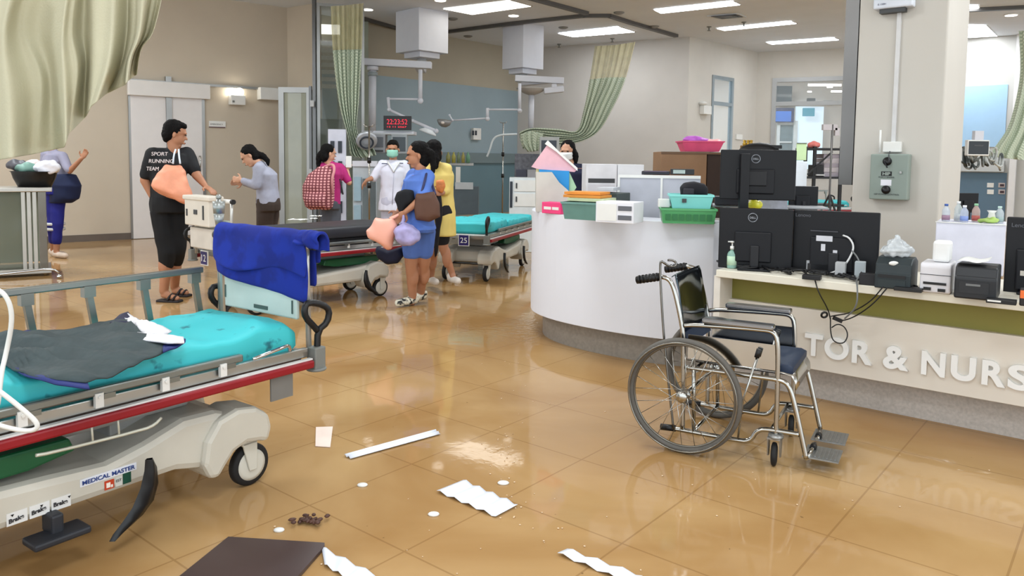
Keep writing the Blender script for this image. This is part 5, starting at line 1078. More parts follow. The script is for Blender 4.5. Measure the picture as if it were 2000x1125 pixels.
for (x, y, r_, col, nm, lb) in ((92, 327, .13, (232, 232, 240), 'plastic_bag', 'white crumpled bag in the black tub'), (50, 328, .11, (120, 158, 146), 'folded_cloth', 'sea green cloth in the black tub'), (62, 322, .09, (226, 206, 204), 'folded_cloth', 'pale pink cloth in the middle of the black tub'), (34, 323, .10, (86, 86, 92), 'plastic_bag', 'dark grey bag hanging over the left end of the black tub')):
    q = P(x, y, d=8.92 if x != 62 else 9.0); tag(blob(nm, [('e', q, (r_*1.15, r_*.9, r_*.62)), ('e', q+Vector((r_*.6, 0, r_*.1)), (r_*.6, r_*.6, r_*.5))], M(col, .5, 0, .1, 10.), None, .012, 1, disp=(.03, 13.)), lb, 'cloth' if 'cloth' in nm else 'bag')

# ============================================================= things on the counter
CZ = 1.0
def onc(x, y, z=CZ): return P(x, y, z=z)
def cslab(name, label, cat, x0, y0, x1, y1, mt, th=.2, ang=-30., dd=None, z0=CZ+.001, bevel=.004, parts=(), group=None):
    d = dd if dd else onc(x0, y1).y
    return boxthing(name, label, cat, x0, y0, x1, y1, d, mt, th, ang, bevel, z0, parts, group)
t = thing('magazine_file', 'tall grey file holder at the left end of the counter', 'file holder', P(1085, 415, d=5.95)); Dm = 5.92; 
pts = [(1047, 420), (1047, 336), (1078, 336), (1092, 356), (1110, 372), (1113, 420)]; pp = [P(x, y, d=Dm) for x, y in pts]
for p in pp:
    if p.z < 1.03: p.z = CZ+.001
MBf = MB().prism(pp, (0, .012, 0)); MBf.prism([p+Vector((0, .16, 0)) for p in pp], (0, .012, 0)); MBf.box(((pp[0].x+.006), Dm+.085, (CZ+pp[1].z)/2), (.012, .15, pp[1].z-CZ)); MBf.box(((pp[0].x+pp[5].x)/2, Dm+.085, CZ+.008), (pp[5].x-pp[0].x, .15, .012))
obj('holder', MBf, M((196, 194, 186), .6), t)
def sheet(name, label, cat, pts, d, th, mt): return tag(obj(name, MB().prism([P(x, y, d=d) for x, y in pts], (0, th, 0)), mt), label, cat)
sheet('folder', 'bright blue folder standing in the grey file holder', 'folder', [(1055, 412), (1053, 331), (1112, 334), (1110, 412)], 5.97, .02, M((36, 140, 206), .5))
sheet('folder', 'cream folder behind the blue one in the file holder', 'folder', [(1049, 412), (1047, 324), (1080, 326), (1080, 412)], 6.0, .015, M((216, 206, 150), .6))
sheet('folder', 'pale green folder at the right side of the file holder', 'folder', [(1111, 410), (1112, 336), (1126, 366), (1122, 372)], 5.99, .02, M((170, 206, 168), .6))
sheet('paper_bundle', 'bundle of pink papers fanned out on top of the file holder', 'papers', [(1038, 326), (1069, 283), (1086, 292), (1128, 331), (1122, 336), (1050, 330)], 5.99, .05, M((224, 178, 188), .7, 0, .04, 20.))
sheet('paper_edge', 'white torn paper edge sticking out above the pink papers', 'papers', [(1064, 281), (1070, 274), (1092, 296), (1128, 328), (1128, 334), (1086, 296)], 5.975, .01, WHITE)
cslab('tissue_box', 'small bright pink box at the left end of the counter', 'box', 1058, 394, 1095, 412, M((230, 60, 122), .5), .1, -45, dd=5.80, parts=(('printed_text', .12, .35, .5, .6, .002, WHITE), ('printed_text', .56, .35, .9, .6, .002, WHITE)))
def basket(name, label, cat, x0, y0, x1, y1, d, ang, dep, mt, rim=.008, z0=None, taper=.86, slots=None, alphaholes=False):
    mb0 = MB(); r = slab(mb0, x0, y0, x1, y1, d, ang, dep, z0=z0); o, u, n, w, h = r['o'], r['u'], -r['n'], r['w'], r['h']; t = thing(name, label, cat, o+u*w/2+n*dep/2)
    c = o+u*w/2+n*dep/2; mb = MB(); rows = []
    for k in range(5):
        cx, cy = ((-1, -1), (1, -1), (1, 1), (-1, 1), (-1, -1))[k]; rows.append([c+u*cx*w/2*f+n*cy*dep/2*f+Z*z for f, z in ((0.01, .004), (taper, .004), (1, h), (1.03, h), (1.03, h-rim*1.5))])
    mb.grid(rows, False); obj('basket_shell', mb, mt, t, solid=.004)
    return t, r
t, r = basket('storage_basket', 'clear teal plastic basket left of the white drawer box', 'basket', 1096, 394, 1166, 424, 5.20, -33, .22, M((108, 150, 142), .3, 0, .08, 8., alpha=.85), z0=CZ+.001)
for k, (x0, y0, x1, y1, col, lb) in enumerate(((1108, 386, 1178, 392, (190, 200, 160), 'pale green folder in the pile on the teal basket'), (1100, 380, 1172, 385, (206, 134, 52), 'orange folder in the pile on the teal basket, lower of two'), (1102, 374, 1172, 379, (214, 140, 54), 'orange folder topping the pile on the teal basket'), (1160, 384, 1203, 390, (120, 130, 130), 'grey-green folder at the right end of the pile'), (1166, 366, 1198, 372, (186, 190, 196), 'grey papers at the back of the folder pile'))):
    cslab('folder', lb, 'folder', x0, y0, x1, y1, M(col, .6), .2, -33+k*3, dd=5.22+.02*k+(.12 if x0 > 1150 else 0), z0=None, bevel=.001, group='folders on the counter')
cslab('paper_tray', 'dark grey letter tray behind the white drawer box', 'tray', 1152, 376, 1205, 398, M((60, 70, 68), .5), .22, -33, dd=5.45, parts=(('shelf_gap', .05, .15, .95, .40, .003, M((150, 158, 152), .5)), ('shelf_gap', .05, .6, .95, .85, .003, M((120, 128, 122), .5))))
cslab('drawer_box', 'small white two-drawer box at the middle of the counter edge', 'drawer box', 1163, 393, 1237, 430, M((226, 226, 232), .4), .2, -28, dd=4.99, z0=CZ+.001, parts=(('drawer_slot', .60, .16, .95, .38, .004, M((96, 98, 104), .4)), ('drawer_slot', .60, .60, .95, .82, .004, M((96, 98, 104), .4)), ('drawer_front', .04, .1, .56, .9, .003, WHITE)))
t, r = cslab('screen_partition', 'light grey desktop partition with white frame behind the counter', 'partition', 1206, 341, 1366, 432, M((180, 182, 192), .6), .03, -12, dd=5.66, z0=.76, parts=(('frame_edge', 0, .96, 1, 1, .006, WHITE), ('frame_edge', .52, 0, .545, .96, .006, WHITE), ('frame_edge', 0, 0, .02, .96, .006, WHITE)))
cslab('printer', 'low black tray with papers on top of the grey partition, left one', 'tray', 1253, 334, 1308, 341, M((44, 44, 52), .5), .2, -12, dd=5.67, z0=None, parts=(('lid', .1, .8, .9, 1.1, .01, M((96, 84, 100), .5)),))
cslab('label_printer', 'black and grey label machine on top of the grey partition', 'label machine', 1309, 330, 1356, 341, M((38, 40, 42), .5), .2, -12, dd=5.62, z0=None, parts=(('display', .12, .2, .62, .85, .004, M((170, 186, 180), .4)),))
cslab('white_cabinet', 'white cabinet standing behind the folder pile', 'cabinet', 1143, 320, 1203, 440, M((222, 222, 226), .5), .45, 0, dd=7.3, z0=0., parts=(('roller_door', .07, .05, .93, .86, .006, M((206, 206, 212), .5)), ('gap', .07, .87, .93, .90, .004, DKGREY)))
cslab('white_cabinet', 'plain white cabinet next to the roller-door cabinet', 'cabinet', 1204, 321, 1255, 440, M((226, 228, 232), .5), .45, 0, dd=7.3, z0=0.)
WOOD = M((146, 112, 82), .5, 0, .12, 3., bump=.1)
t, r = cslab('wooden_cabinet', 'brown wooden cabinet carrying the pink basket', 'cabinet', 1287, 296, 1376, 460, WOOD, .45, 0, dd=8.0, z0=0., parts=(('top_edge', 0, .985, 1.36, 1.0, .01, M((110, 84, 62), .5)),))
cslab('open_shelf', 'dark open shelf to the right of the brown wooden cabinet', 'shelf', 1377, 300, 1410, 460, M((52, 36, 28), .6), .4, 0, dd=8.02, z0=0., parts=(('lower_door', 0, 0, 1, .55, .02, LGREY),))
t, r = basket('plastic_basket', 'bright pink plastic basket on top of the wooden cabinet', 'basket', 1332, 275, 1414, 296, 8.02, 0, .3, M((232, 92, 134), .4, 0, .1, alpha=.9), z0=P(1332, 296, d=8.02).z, taper=.8)
tag(blob('wrapped_bundle', [('e', P(1362, 276, d=8.15), (.13, .12, .05)), ('e', P(1348, 273, d=8.15), (.08, .08, .035))], M((176, 92, 186), .35, 0, .25, 14.), None, .01, 1, disp=(.02, 14.)), 'purple plastic bundle in the left of the pink basket', 'bundle')
tag(blob('wrapped_bundle', [('e', P(1388, 280, d=8.15), (.12, .12, .045))], M((244, 170, 170), .35, 0, .15, 14.), None, .01, 1, disp=(.02, 14.)), 'pale pink bundle in the right of the pink basket', 'bundle')
GRB = M((84, 164, 104), .35, 0, .06, 6., alpha=.93); TQ = M((134, 216, 210), .4, 0, .04)
t, r = basket('storage_basket', 'green plastic basket on the right corner of the counter', 'basket', 1291, 407, 1399, 440, 4.93, -8, .26, GRB, z0=CZ+.001, taper=.92)
for k in range(7):
    p = MB(); p.frame(r['o']+r['u']*r['w']*(.08+.125*k)+Z*r['h']*.25, r['u']*r['w']*.09, Z*r['h']*.4, r['n']*.004); obj('vent_slot', p, M((40, 110, 62), .5), t)
zt_ = P(1310, 407, d=4.95).z
t, r = basket('storage_basket', 'turquoise basket stacked in the green basket, holding a black bag', 'basket', 1308, 380, 1393, 410, 4.98, -8, .2, TQ, z0=zt_-.004, taper=.86)
p = MB(); p.frame(r['o']+r['u']*r['w']*.28+Z*r['h']*.45, r['u']*r['w']*.1, Z*r['h']*.28, r['n']*.006); obj('handle_slot', p, DKGREY, t)
cslab('paper_stack', 'white paper stack in the green basket, left of the turquoise one', 'papers', 1286, 389, 1308, 405, WHITE, .1, -8, dd=5.06, z0=None)
b_ = bag('camera_bag', '', '', [(1330, 384), (1328, 366), (1336, 357), (1356, 354), (1376, 358), (1383, 368), (1381, 384)], 5.06, .12, M((18, 18, 26), .8), .004, 9., .008)
tag(b_, 'black bag sitting in the turquoise basket', 'bag')
obj('front_pocket', MB().box(P(1345, 374, d=4.98), (.07, .02, .04)), M((40, 40, 48), .7), b_, bevel=.008)
# ============================================================= things on the desk
BKP = M((11, 12, 17), .42, 0, .1, 3., spec=.35)
def monitor(label, x0, y0, x1, y1, d, ang, logo, stand=True, tilt=0., z0=None, logopos=(.4, .8), lw=.05, col=BKP):
    mb = MB(); r = slab(mb, x0, y0, x1, y1, d, ang, .03); o, u, n, w, h = r['o'], r['u'], r['n'], r['w'], r['h']
    t = thing('computer_monitor', label, 'monitor', o+u*w/2, group='black monitors seen from behind')
    obj('shell', mb, col, t, bevel=.006)
    obj('back_hump', MB().frame(o+u*w*.22+Z*h*.12, u*w*.5, Z*h*.5, n*.02), M((15, 16, 21), .45, spec=.35), t, bevel=.008)
    obj('screen', MB().frame(o+u*.01+Z*.012-n*.030, u*(w-.02), Z*(h-.024), -n*.001), M((8, 9, 12), .1), t)
    if stand:
        obj('stand_neck', MB().frame(Vector((0, 0, 0))+(o+u*w*.44)*1+Z*((.752-o.z)), u*w*.12, Z*(o.z-.752+h*.4), n*.035), M((17, 17, 22), .45), t, bevel=.006)
        obj('stand_base', MB().frame(Vector(((o+u*w*.28+n*.09).x, (o+u*w*.28+n*.09).y, .752)), u*w*.44, Z*.012, -n*.17), BKP, t, bevel=.004)
    if logo == 'DELL':
        c = o+u*w*logopos[0]+Z*h*logopos[1]+n*.002; lg = obj('logo_ring', MB().torus(c, .026, .003, n, 28, 6), M((130, 134, 142), .3, .6), t); text('logo', 'DELL', lg, c-u*.018-Z*.006+n*.001, u, .02, M((150, 154, 162), .3), .001, wid=.036, bold=.02)
    elif logo: text('logo', logo, t, o+u*w*logopos[0]+Z*h*logopos[1]+n*.001, u, .02, M((88, 90, 98), .4), .001, wid=lw)
    return t, r
t, r = monitor('tall black monitor raised highest, round logo, left of the pillar', 1405, 292, 1553, 389, 4.95, -14, 'DELL', False, logopos=(.47, .82))
q = P(1456, 300, d=4.86); obj('mount_pole', MB().b2((q.x-.028, q.y-.01, .752), (q.x+.028, q.y+.03, q.z)), BKP, t, bevel=.004); obj('mount_plate', MB().frame(r['o']+r['u']*r['w']*.28+Z*r['h']*.28, r['u']*r['w']*.34, Z*r['h']*.3, r['n']*.03), M((14, 15, 20), .5), t, bevel=.006)
obj('mount_foot', MB().box((q.x, q.y+.02, .758), (.26, .2, .012)), BKP, t)
monitor('small black monitor behind, between the tall monitor and the pillar', 1540, 363, 1597, 410, 5.35, -14, None, True)
t, r = monitor('black monitor with round logo at the left end of the desk', 1402, 405, 1546, 522, 4.72, -20, 'DELL', True, logopos=(.46, .85))
t, LN = monitor('wide black monitor with stickers in the middle of the desk', 1545, 409, 1714, 540, 4.62, -30, 'Lenovo', True, logopos=(.03, .9), lw=.085)
def onr(nm, r, a0, b0, a1, b1, th, mt, par, off=0.): return obj(nm, MB().frame(r['o']+r['u']*r['w']*a0+Z*r['h']*b0+r['n']*off, r['u']*r['w']*(a1-a0), Z*r['h']*(b1-b0), r['n']*th), mt, par)
for a in ((.29, .56, .48, .64), (.35, .42, .40, .52), (.49, .28, .54, .44)): onr('sticker', LN, *a, .001, M((206, 206, 212), .5), t, .021)
onr('vent_line', LN, .22, .70, .54, .715, .003, M((64, 64, 70), .4), t, .02); onr('port_cover', LN, .20, .05, .56, .22, .02, M((34, 32, 32), .5), t, .0)
t, r = monitor('black monitor at the right edge of the photo', 1958, 423, 2060, 582, 3.95, -36, 'Lenovo', True, logopos=(.10, .88), lw=.085); onr('sticker', r, .32, .30, .42, .36, .001, M((196, 190, 180), .5), t, .021)
t, r = monitor('small black monitor in front of the dark blue wall panel at right', 1872, 377, 1910, 415, 10.5, 0, None, False); c = r['o']+r['u']*r['w']/2; obj('stand_column', MB().b2((c.x-.04, c.y+.02, .0), (c.x+.04, c.y+.08, c.z+.1)).b2((c.x-.2, c.y-.15, 0), (c.x+.2, c.y+.25, .03)), BKP, t)
def ond(x, y, z=.75): return P(x, y, z=z)
def dslab(name, label, cat, x0, y0, x1, y1, mt, th=.2, ang=-36., parts=(), bevel=.006, group=None, dd=None, z0=.752): return boxthing(name, label, cat, x0, y0, x1, y1, dd if dd else ond(x0, y1).y, mt, th, ang, bevel, z0, parts, group)
# sanitiser
q = ond(1429, 524)+Vector((0, 0, .002)); t = thing('pump_bottle', 'clear green hand gel pump bottle at the left end of the desk', 'bottle', q)
obj('bottle_body', MB().lathe(q, [(0, 0), (.027, 0), (.029, .006), (.029, .085), (.022, .10), (.011, .108), (.011, .118), (0, .118)], n=20), M((150, 190, 176), .12, 0, .04, alpha=.8), t)
obj('label_band', MB().lathe(q+Vector((0, 0, .02)), [(.0296, 0), (.0296, .055)], n=20), M((186, 214, 186), .6), t); obj('pump', MB().lathe(q+Vector((0, 0, .115)), [(.014, 0), (.014, .02), (.005, .022), (.005, .04), (.012, .042), (.012, .052), (0, .052)], n=14).box(q+Vector((-.012, -.0, .163)), (.03, .008, .007)), WHITE, t)
tag(blob('crumpled_cloth', [('e', ond(1452, 522)+Z*.012, (.05, .035, .016)), ('e', ond(1466, 524)+Z*.01, (.03, .03, .012))], M((44, 60, 150), .6), None, .006, 1, disp=(.012, 30.)), 'small crumpled blue cloth beside the gel bottle', 'cloth')
# heap of black cables and boxes
def cable(label, pts, r_, mt, sm=2, name='cable', cat='cable', group='loose black cables on the desk'): return tag(obj(name, MB().tube(pts, r_, 7, smoothp=sm), mt), label, cat, group)
rnd = random.Random(3); heap = MB(); leads = MB()
for k in range(12):
    x = 1462+k*27; y = 524+(x-1408)*.1065+1; pts = []
    for i in range(8): xx = x+rnd.uniform(-26, 40); yy = 522+(xx-1408)*.1065+rnd.uniform(-7, 3); p = ond(xx, yy); p.z = .757+rnd.random()*.022; pts.append(p)
    heap.tube(pts, .0055, 7, smoothp=2)
tag(obj('cable_tangle', heap, BLACK), 'tangle of black cables lying on the desk under the monitors', 'cables', kind='stuff')
DG = (('power_adapter', 'black power adapter at the front edge of the desk below the stickered monitor', 1566, 537, 1602, 546, (24, 24, 26)), ('network_box', 'black network box right of the stickered monitor', 1677, 534, 1712, 556, (26, 26, 30)), ('white_adapter', 'white adapter box under the stickered monitor, right of centre', 1630, 512, 1650, 542, (176, 178, 180)), ('white_adapter', 'white adapter box under the stickered monitor, left of centre', 1574, 508, 1590, 531, (176, 178, 182)), ('grey_hub', 'grey hub box behind the desk cables', 1520, 505, 1550, 524, (72, 76, 84)), ('small_screen', 'small dark device screen with pale frame under the monitors', 1552, 502, 1578, 526, (88, 94, 104)), ('white_card_box', 'pale grey card box standing right of the stickered monitor', 1668, 511, 1688, 545, (170, 178, 182)))
for nm, lb, x0, y0, x1, y1, col in DG: dslab(nm, lb, 'box', x0, y0, x1, y1, M(col, .5), .06, -30, bevel=.003)
dslab('snack_wrapper', 'small orange and brown packet among the desk cables', 'packet', 1490, 500, 1510, 512, M((196, 130, 70), .4, 0, .5, 30.), .02, -20, z0=.79, dd=4.65)
t = cable('white cable curving down the back of the stickered monitor', [LN['o']+LN['u']*LN['w']*a+Z*LN['h']*b+LN['n']*c for a, b, c in ((.60, .66, .02), (.68, .64, .05), (.74, .52, .06), (.70, .36, .07), (.62, .2, .08), (.46, .1, .08), (.30, .08, .07))], .0055, M((214, 214, 214), .4), group='cables behind the stickered monitor')
cable('grey cable hanging from the stickered monitor over the desk edge', [LN['o']+LN['u']*LN['w']*a+Z*LN['h']*b+LN['n']*c for a, b, c in ((.72, .46, .07), (.80, .36, .09), (.86, .16, .14))]+[P(1672, 545, d=4.17), P(1675, 562, d=4.02), P(1674, 600, d=4.02), P(1650, 622, d=4.12)], .0045, M((110, 112, 112), .5), group='cables behind the stickered monitor')
# hanging cable bundle
t = thing('cable_bundle', 'black cables and plugs hanging tangled in front of the raised letters', 'cables', P(1630, 625, d=4.28)); E_ = lambda x, y, d: P(x, y, d=d)
for pts in ([(1592, 548, 4.26), (1598, 570, 4.22), (1618, 605, 4.24), (1622, 625, 4.26)], [(1725, 560, 3.98), (1700, 590, 4.02), (1660, 612, 4.16), (1632, 616, 4.24), (1622, 618, 4.25)], [(1733, 562, 3.96), (1705, 595, 4.0), (1668, 620, 4.12), (1640, 628, 4.2), (1628, 620, 4.24)], [(1622, 620, 4.25), (1622, 650, 4.25), (1628, 668, 4.24), (1648, 672, 4.22), (1657, 655, 4.22), (1650, 638, 4.23), (1636, 632, 4.24), (1624, 640, 4.25)]):
    obj('cable_run', MB().tube([E_(*p) for p in pts], .0035, 7, smoothp=2), BLACK, t)
for x, y, a in ((1610, 615, .4), (1636, 624, -.5)):
    q = E_(x, y, 4.23); obj('plug', MB().torus(q, .016, .006, (0, 1, .3), 20, 8) if x < 1620 else MB().box(q, (.05, .02, .022), 0, Matrix.Rotation(.4, 3, 'Y')), BLACK, t)
# printers
PD = M((32, 42, 45), .5, 0, .05); 
def rprof(name, label, x0, y0, x1, y1, dep, mt, prof, ang=-36., dd=None):
    """box printer whose side profile (0 front .. 1 back, height fraction) is extruded along its width"""
    mb = MB(); r = slab(mb, x0, y0, x1, y1, dd if dd else ond(x0, y1).y, ang, dep, z0=.752); t = thing(name, label, 'printer', r['o']+r['u']*r['w']/2); mb = MB(); mb.prism([r['o']-r['n']*dep*a+Z*r['h']*b for a, b in prof], r['u']*r['w']); obj('casing', mb, mt, t, bevel=.008); return t, r
t, r = rprof('label_printer', 'dark green-grey label printer under the clear plastic bag', 1707, 502, 1778, 562, .22, PD, [(0, 0), (0, .48), (.04, .52), (.08, .80), (.3, .98), (.7, 1), (1, .85), (1, 0)])
rD = r; onr('paper_slot', r, .1, .36, .86, .46, .004, BLACK, t); onr('front_door', r, .1, .04, .86, .3, .004, M((36, 46, 48), .5), t); c = r['o']+r['u']*r['w']*.5+Z*r['h']*.83-r['n']*.018; obj('oval_badge', MB().ball(c, (.026, .008, .012)), WHITE, t)
t, r = rprof('label_printer', 'small white printer between the two dark printers', 1795, 512, 1856, 570, .2, M((216, 214, 218), .4), [(0, 0), (0, .9), (.05, 1), (1, 1), (1, 0)])
onr('paper_slot', r, .12, .28, .86, .36, .004, BLACK, t); rW = r; onr('seam', r, 0, .60, 1, .62, .002, DKGREY, t); onr('front_port', r, .14, .08, .38, .18, .006, BLACK, t); onr('front_port', r, .6, .06, .84, .16, .006, BLACK, t)
t, r = rprof('label_printer', 'black printer with a white sheet on top, at the right', 1862, 516, 1946, 582, .24, M((26, 28, 32), .45), [(0, 0), (0, .62), (.03, .68), (.10, .95), (.3, 1), (1, .96), (1, 0)])
onr('front_panel', r, .12, .18, .82, .52, .004, M((28, 30, 34), .4), t); onr('front_badge', r, .28, .40, .62, .46, .006, M((110, 112, 112), .4), t)
q = r['o']+Z*(r['h']+.012); mb = MB(); rows = [[q+r['u']*(r['w']*(.02+.75*i/8))-r['n']*(.02+.20*j/5)+Z*(.006*math.sin(i*.9)+.01*(i/8)) for j in range(6)] for i in range(9)]; mb.grid(rows); tag(obj('paper_sheet', mb, WHITE, solid=.001), 'white sheet lying on the black printer', 'paper')
q = ond(1795, 566); t = dslab('black_keypad', 'low black keypad in front of the dark green-grey printer', 'keypad', 1745, 560, 1800, 568, BLACK, .08, -36, bevel=.003)
dslab('black_keypad', 'low black tray in front of the black printer', 'keypad', 1925, 583, 1985, 592, BLACK, .07, -36, bevel=.003, parts=(('label_strip', .05, .4, .5, .8, .001, WHITE),))
cb = rD['o']+rD['u']*rD['w']*.5-rD['n']*.12+Z*(rD['h']+.03)
tag(blob('clear_bag', [('e', cb, (.085, .06, .034)), ('e', cb+Vector((-.01, 0, .03)), (.05, .04, .03)), ('e', cb+Vector((-.01, 0, .06)), (.018, .018, .03)), ('e', cb+Vector((-.05, 0, .0)), (.04, .05, .028))], M((206, 212, 216), .08, 0, .2, 30., alpha=.6), None, .006, 1, disp=(.02, 34.)), 'clear crumpled plastic bag on the dark green-grey printer', 'bag')
t = dslab('tissue_pack', 'white rounded paper pack standing on the small white printer', 'pack', 1820, 470, 1855, 512, M((228, 228, 226), .5), .1, -36, bevel=.014, dd=rW['o'].y+.02, z0=rW['o'].z+rW['h']+.001)
t, r = boxthing('desk_screen', 'tall white lavender panel behind the printers, bottles on its top', 'partition', 1822, 432, 1958, 560, 4.65, M((214, 214, 228), .5), .30, -33, .006, .752, parts=(('top_edge', -.01, .985, 1.01, 1.0, .008, WHITE),))
ztop = r['o'].z+r['h']
for i, (a, dp, hgt, col, cap, lb) in enumerate(((.13, .05, .105, (206, 214, 224), (60, 90, 160), 'clear water bottle with blue cap, first from the left'), (.30, .12, .12, (206, 214, 214), (226, 226, 226), 'clear bottle with white cap at the back, second from the left'), (.40, .05, .10, (200, 208, 226), (230, 230, 236), 'clear bottle with lilac label, third from the left'), (.56, .12, .11, (206, 180, 170), (140, 190, 150), 'bottle with green cap and reddish label, fourth'), (.90, .10, .10, (206, 216, 220), (190, 214, 206), 'clear bottle nearest the right edge monitor'))):
    q = r['o']+r['u']*r['w']*a-r['n']*dp; q.z = ztop+.001; t = thing('water_bottle', lb, 'bottle', q, group='bottles on the white panel')
    obj('bottle_body', MB().lathe(q, [(0, 0), (.020, 0), (.022, .004), (.022, hgt*.6), (.019, hgt*.7), (.009, hgt*.86), (.009, hgt*.9), (0, hgt*.9)], n=16), M(col, .08, 0, .05, alpha=.55), t)
    obj('cap', MB().cyl(q+Z*hgt*.88, q+Z*hgt, .011, 14), M(cap, .4), t); obj('label_band', MB().lathe(q+Z*.008, [(.0226, 0), (.0226, hgt*.28)], n=16), M(((150, 120, 140), (190, 196, 196), (130, 150, 206), (176, 90, 80), (150, 170, 170))[i], .5), t)
q = r['o']+r['u']*r['w']*.72-r['n']*.06; q.z = ztop+.014; tag(blob('vegetable_bag', [('e', q, (.055, .035, .016)), ('e', q+Vector((.03, -.01, .004)), (.04, .03, .018))], M((158, 186, 96), .4, 0, .3, 20.), None, .006, 1, disp=(.012, 30.)), 'yellow-green bag among the bottles on the white panel', 'bag')
q = r['o']+r['u']*r['w']*.79-r['n']*.08; q.z = ztop; tag(obj('crumpled_tissue', MB().lathe(q, [(.012, 0), (.022, .03), (.016, .06), (.026, .075), (0, .07)], n=9), WHITE), 'white crumpled tissue between the green bag and the last bottle', 'tissue')
t = dslab('orange_device', 'small orange and black device at the right edge of the desk', 'device', 1990, 563, 2003, 598, M((30, 26, 28), .5), .05, -36, parts=(('orange_face', .1, .45, .9, .9, .003, M((226, 110, 50), .5)),))
# between the monitors
tag(blob('plastic_bag', [('e', P(1475, 400, d=5.0), (.05, .04, .03)), ('e', P(1472, 390, d=5.0), (.018, .02, .03))], M((232, 226, 60), .4, 0, .1), None, .007, 1, disp=(.012, 25.)), 'bright yellow plastic bag between the stacked monitors', 'bag')
boxthing('document_pile', 'pile of grey and white documents between the stacked monitors', 'papers', 1485, 388, 1538, 408, 5.1, M((176, 178, 190), .6, 0, .15, 30.), .2, -14, .002)
boxthing('shelf_board', 'thin grey shelf board behind the stacked monitors', 'shelf', 1392, 401, 1620, 404, 5.2, M((150, 152, 156), .5), .3, -14, .001)
boxthing('black_folder_tray', 'dark tray leaning behind the tall monitor, left side', 'tray', 1396, 384, 1452, 400, 5.15, M((44, 42, 50), .5), .15, -14, .004)
t = thing('office_chair', 'black rounded office chair back seen above the tall monitor', 'chair', (P(1483, 300, d=6.6).x, 6.6, 0)); q = P(1483, 300, d=6.6)
obj('backrest', MB().ball(q, (.19, .05, .095)), BLACK, t); obj('armrest', MB().box(P(1514, 287, d=6.6), (.1, .05, .03)), BLACK, t); obj('column', MB().cyl((q.x, q.y, .1), (q.x, q.y, q.z), .03, 12), BLACK, t); obj('seat', MB().box((q.x, q.y+.2, .5), (.46, .44, .08)), BLACK, t, bevel=.03)
for k in range(5): a = 2*PI*k/5; obj('leg', MB().beam((q.x, q.y, .1), (q.x+.28*math.cos(a), q.y+.28*math.sin(a), .07), .05, .03).ball((q.x+.28*math.cos(a), q.y+.28*math.sin(a), .03), .03), BLACK, t)
t = thing('gold_ornament', 'small gold ornament left of the black chair back', 'ornament', P(1462, 292, d=7.0)); obj('ornament_body', MB().b2(P(1452, 290, d=7.0)-Vector((0, 0, .2)), P(1470, 284, d=7.0)+Vector((0, .1, 0))), M((140, 112, 40), .4, .4, .3, 30.), t)
for x, y in ((1454, 276), (1461, 273), (1467, 277)): obj('finial', MB().lathe(P(x, 285, d=7.0), [(.012, 0), (.02, .02), (.012, .03), (.016, .05), (0, .055)], n=10), M((176, 140, 50), .35, .5), t)
# rack, boards and stands in front of the far window
t = thing('metal_rack', 'black metal rack in front of the far window', 'rack', (P(1610, 370, d=11).x, 11, 0))
for x in (1575, 1593, 1645):
    p = P(x, 286, d=11); obj('rack_post', MB().b2((p.x-.02, 11, 0), (p.x+.02, 11.04, p.z)), BLACK, t)
for y in (290, 346, 400): a = P(1574, y, d=11); b = P(1648, y, d=11); obj('rack_shelf', MB().b2((a.x, 10.99, a.z-.02), (b.x, 11.4, a.z+.01)), BLACK, t)
obj('rack_brace', MB().beam(P(1577, 341, d=10.98), P(1626, 296, d=10.98), .02, .02), BLACK, t)
boxthing('printer_box', 'small black printer on the black metal rack', 'printer', 1593, 322, 1608, 345, 11.02, BLACK, .3, parts=(('paper_tray', -.1, .1, 1, .2, .05, LGREY),))
t = tag(blob('plush_flower', [('e', P(1590, 283, d=11.1), (.09, .06, .05)), ('e', P(1584, 285, d=11.1), (.04, .05, .04))], M((214, 120, 112), .8), None, .01, 1, disp=(.02, 14.)), 'small pink bunch on top of the black metal rack', 'ornament')
boxthing('notice_board', 'pale green notice board beside the black metal rack', 'board', 1555, 279, 1575, 313, 10.4, M((196, 224, 176), .6), .02, parts=(('frame', 0, .97, 1, 1, .01, DKGREY),))
boxthing('white_board', 'white board standing under the pale green notice board', 'board', 1552, 315, 1574, 400, 10.4, M((212, 222, 232), .5), .02, z0=0.0)
for k in range(5): boxthing('archive_box', '%s grey archive box in the stack beside the pillar' % ('lowest', 'second lowest', 'middle', 'second highest', 'top')[k], 'box', 1609, 345-9*k-8.5, 1640, 345-9*k, 11.05, M(((150, 142, 150), (176, 168, 172))[k % 2], .6), .3, bevel=.003, group='archive boxes on the rack')
t = thing('tripod_stand', 'thin tripod stand with a small white head beside the pillar', 'stand', (P(1625, 330, d=10).x, 10, 0)); a = P(1626, 243, d=10); obj('pole', MB().cyl((a.x, 10, .1), (a.x, 10, a.z), .014, 8), M((90, 88, 86), .4, .5), t)
for k in range(3): an = 2*PI*k/3+.3; obj('leg', MB().beam((a.x, 10, 1.0), (a.x+.45*math.cos(an), 10+.45*math.sin(an), .01), .02, .02), BLACK, t)
obj('head_unit', MB().b2(P(1608, 254, d=9.99), P(1636, 243, d=9.99)+Vector((0, .06, 0))).b2(P(1631, 265, d=9.99), P(1640, 250, d=9.99)+Vector((0, .05, 0))), M((176, 170, 172), .5), t)
